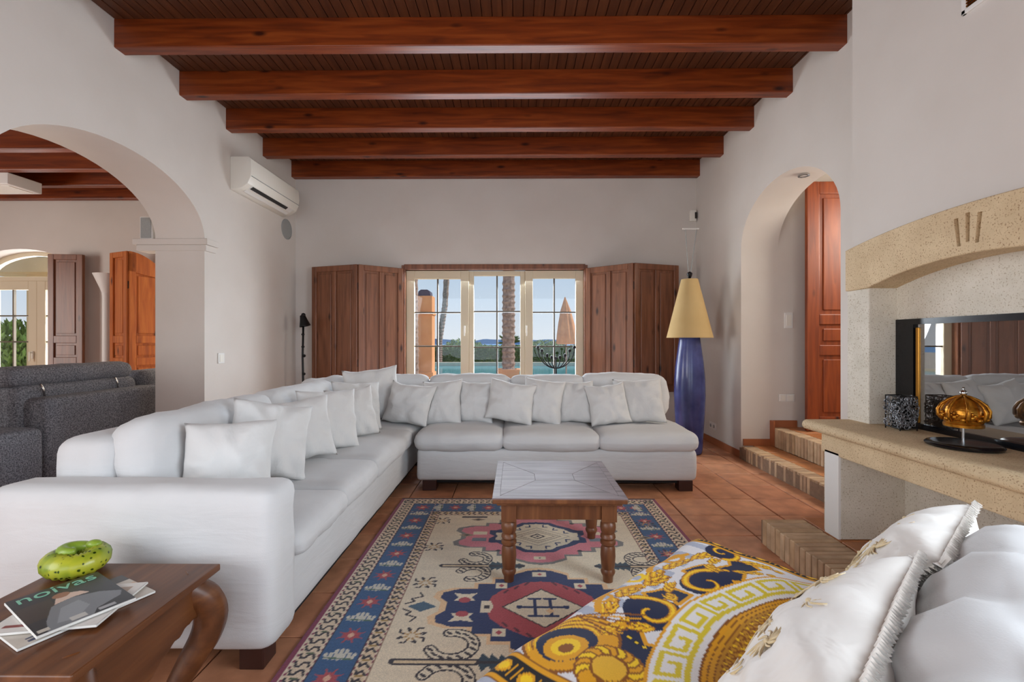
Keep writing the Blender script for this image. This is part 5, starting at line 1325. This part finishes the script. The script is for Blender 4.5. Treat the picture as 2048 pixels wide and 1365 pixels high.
sh_(MB().box(-3.26, -2.66, 14.56, 15.14, -.03, .22)).build('plinth', M['orange'], pi_, bevel=.01); sh_(MB().box(-3.27, -2.67, 14.55, 15.15, 2.02, 2.12)).build('ledge', M['orange'], pi_, bevel=.01)
sh_(MB().prism([(-3.16, 2.62), (-2.76, 2.62), (-2.78, 2.76), (-2.86, 2.82), (-3.06, 2.82), (-3.14, 2.76)], 'y', 14.65, 15.05)).build('cap', plain('dark_tile_cap', (84, 78, 96), .6), pi_)
pg = thing('pergola_rail', 'orange rails running from the pillar to the side', 'rail', (-3.6+DX, 15.0+DY, 0))
sh_(MB().box(-4.6, -3.2, 14.8, 14.95, 2.02, 2.10).box(-4.6, -4.45, 14.8, 14.95, -.03, 2.35)).build('lower_rail', M['orange'], pg); sh_(MB().prism([(-4.6, 2.42), (-3.2, 2.20), (-3.2, 2.28), (-4.6, 2.50)], 'y', 14.8, 14.95)).build('sloping_rail', M['orange'], pg)
pa = thing('closed_parasol', 'folded orange garden parasol standing by the pool', 'parasol', (1.57, 14.3, 0))
PX, PY = 1.575, 14.3; n = 32; vs = []; fs = []
prf = [(.011, 2.578), (.044, 2.483), (.147, 2.153), (.22, 1.787), (.279, 1.42), (.315, 1.127), (.264, 1.097)]
for r_, z in prf:
    for k in range(n): a_ = 2*PI*k/n; rr = r_*(1+.12*math.cos(8*a_)); vs.append((PX+rr*math.cos(a_)+(.10*(2.578-z)/2-.037), PY+rr*math.sin(a_), z))
for i in range(len(prf)-1):
    for k in range(n): fs.append((i*n+k, i*n+(k+1) % n, (i+1)*n+(k+1) % n, (i+1)*n+k))
fs.append(tuple((len(prf)-1)*n+k for k in range(n)))
MB().add(vs, fs).build('canopy', M['parasol'], pa, smooth='full')
MB().lathe([(.022, -.02), (.022, 1.4)], (PX, PY, 0), 10).build('pole', M['trunk'], pa)
MB().lathe([(.22, -.025), (.22, .03), (.05, .06)], (PX, PY, 0), 18).build('base', M['ground'], pa)
# outside the lounge doors: porch wall and a shrub
S('wall_porch', MB().box(-8.25, -5.0, 7.6, 7.8, 0, 3.0).box(-8.9, -5.0, 7.3, 7.9, 2.32, 2.55), noisy('porch_render', (206, 182, 142), (216, 192, 152), 3, .9))
sb = thing('oleander_shrub', 'leafy green shrub outside the arched glazed doors', 'shrub', (-10.3, 9.2, 0))
MB().lathe([(.05, -.02), (.04, .9)], (-10.3, 9.2, 0), 8).build('stem', M['trunk'], sb)
g = MB(); rnd = random.Random(9)
for k in range(2600):
    d = Vector((rnd.gauss(0, 1), rnd.gauss(0, 1), rnd.gauss(0, 1))).normalized()*rnd.random()**.4; c = Vector((-10.3+d.x*.95, 9.2+d.y*.7, .85+d.z*.75))
    a = Vector((rnd.gauss(0, .5), rnd.gauss(0, .5), 1)).normalized()*.09; b = a.orthogonal().normalized()*.025; g.add([c-a, c+b, c+a, c-b], [(0, 1, 2, 3)])
g.build('foliage', M['leaf'], sb)['kind'] = 'stuff'
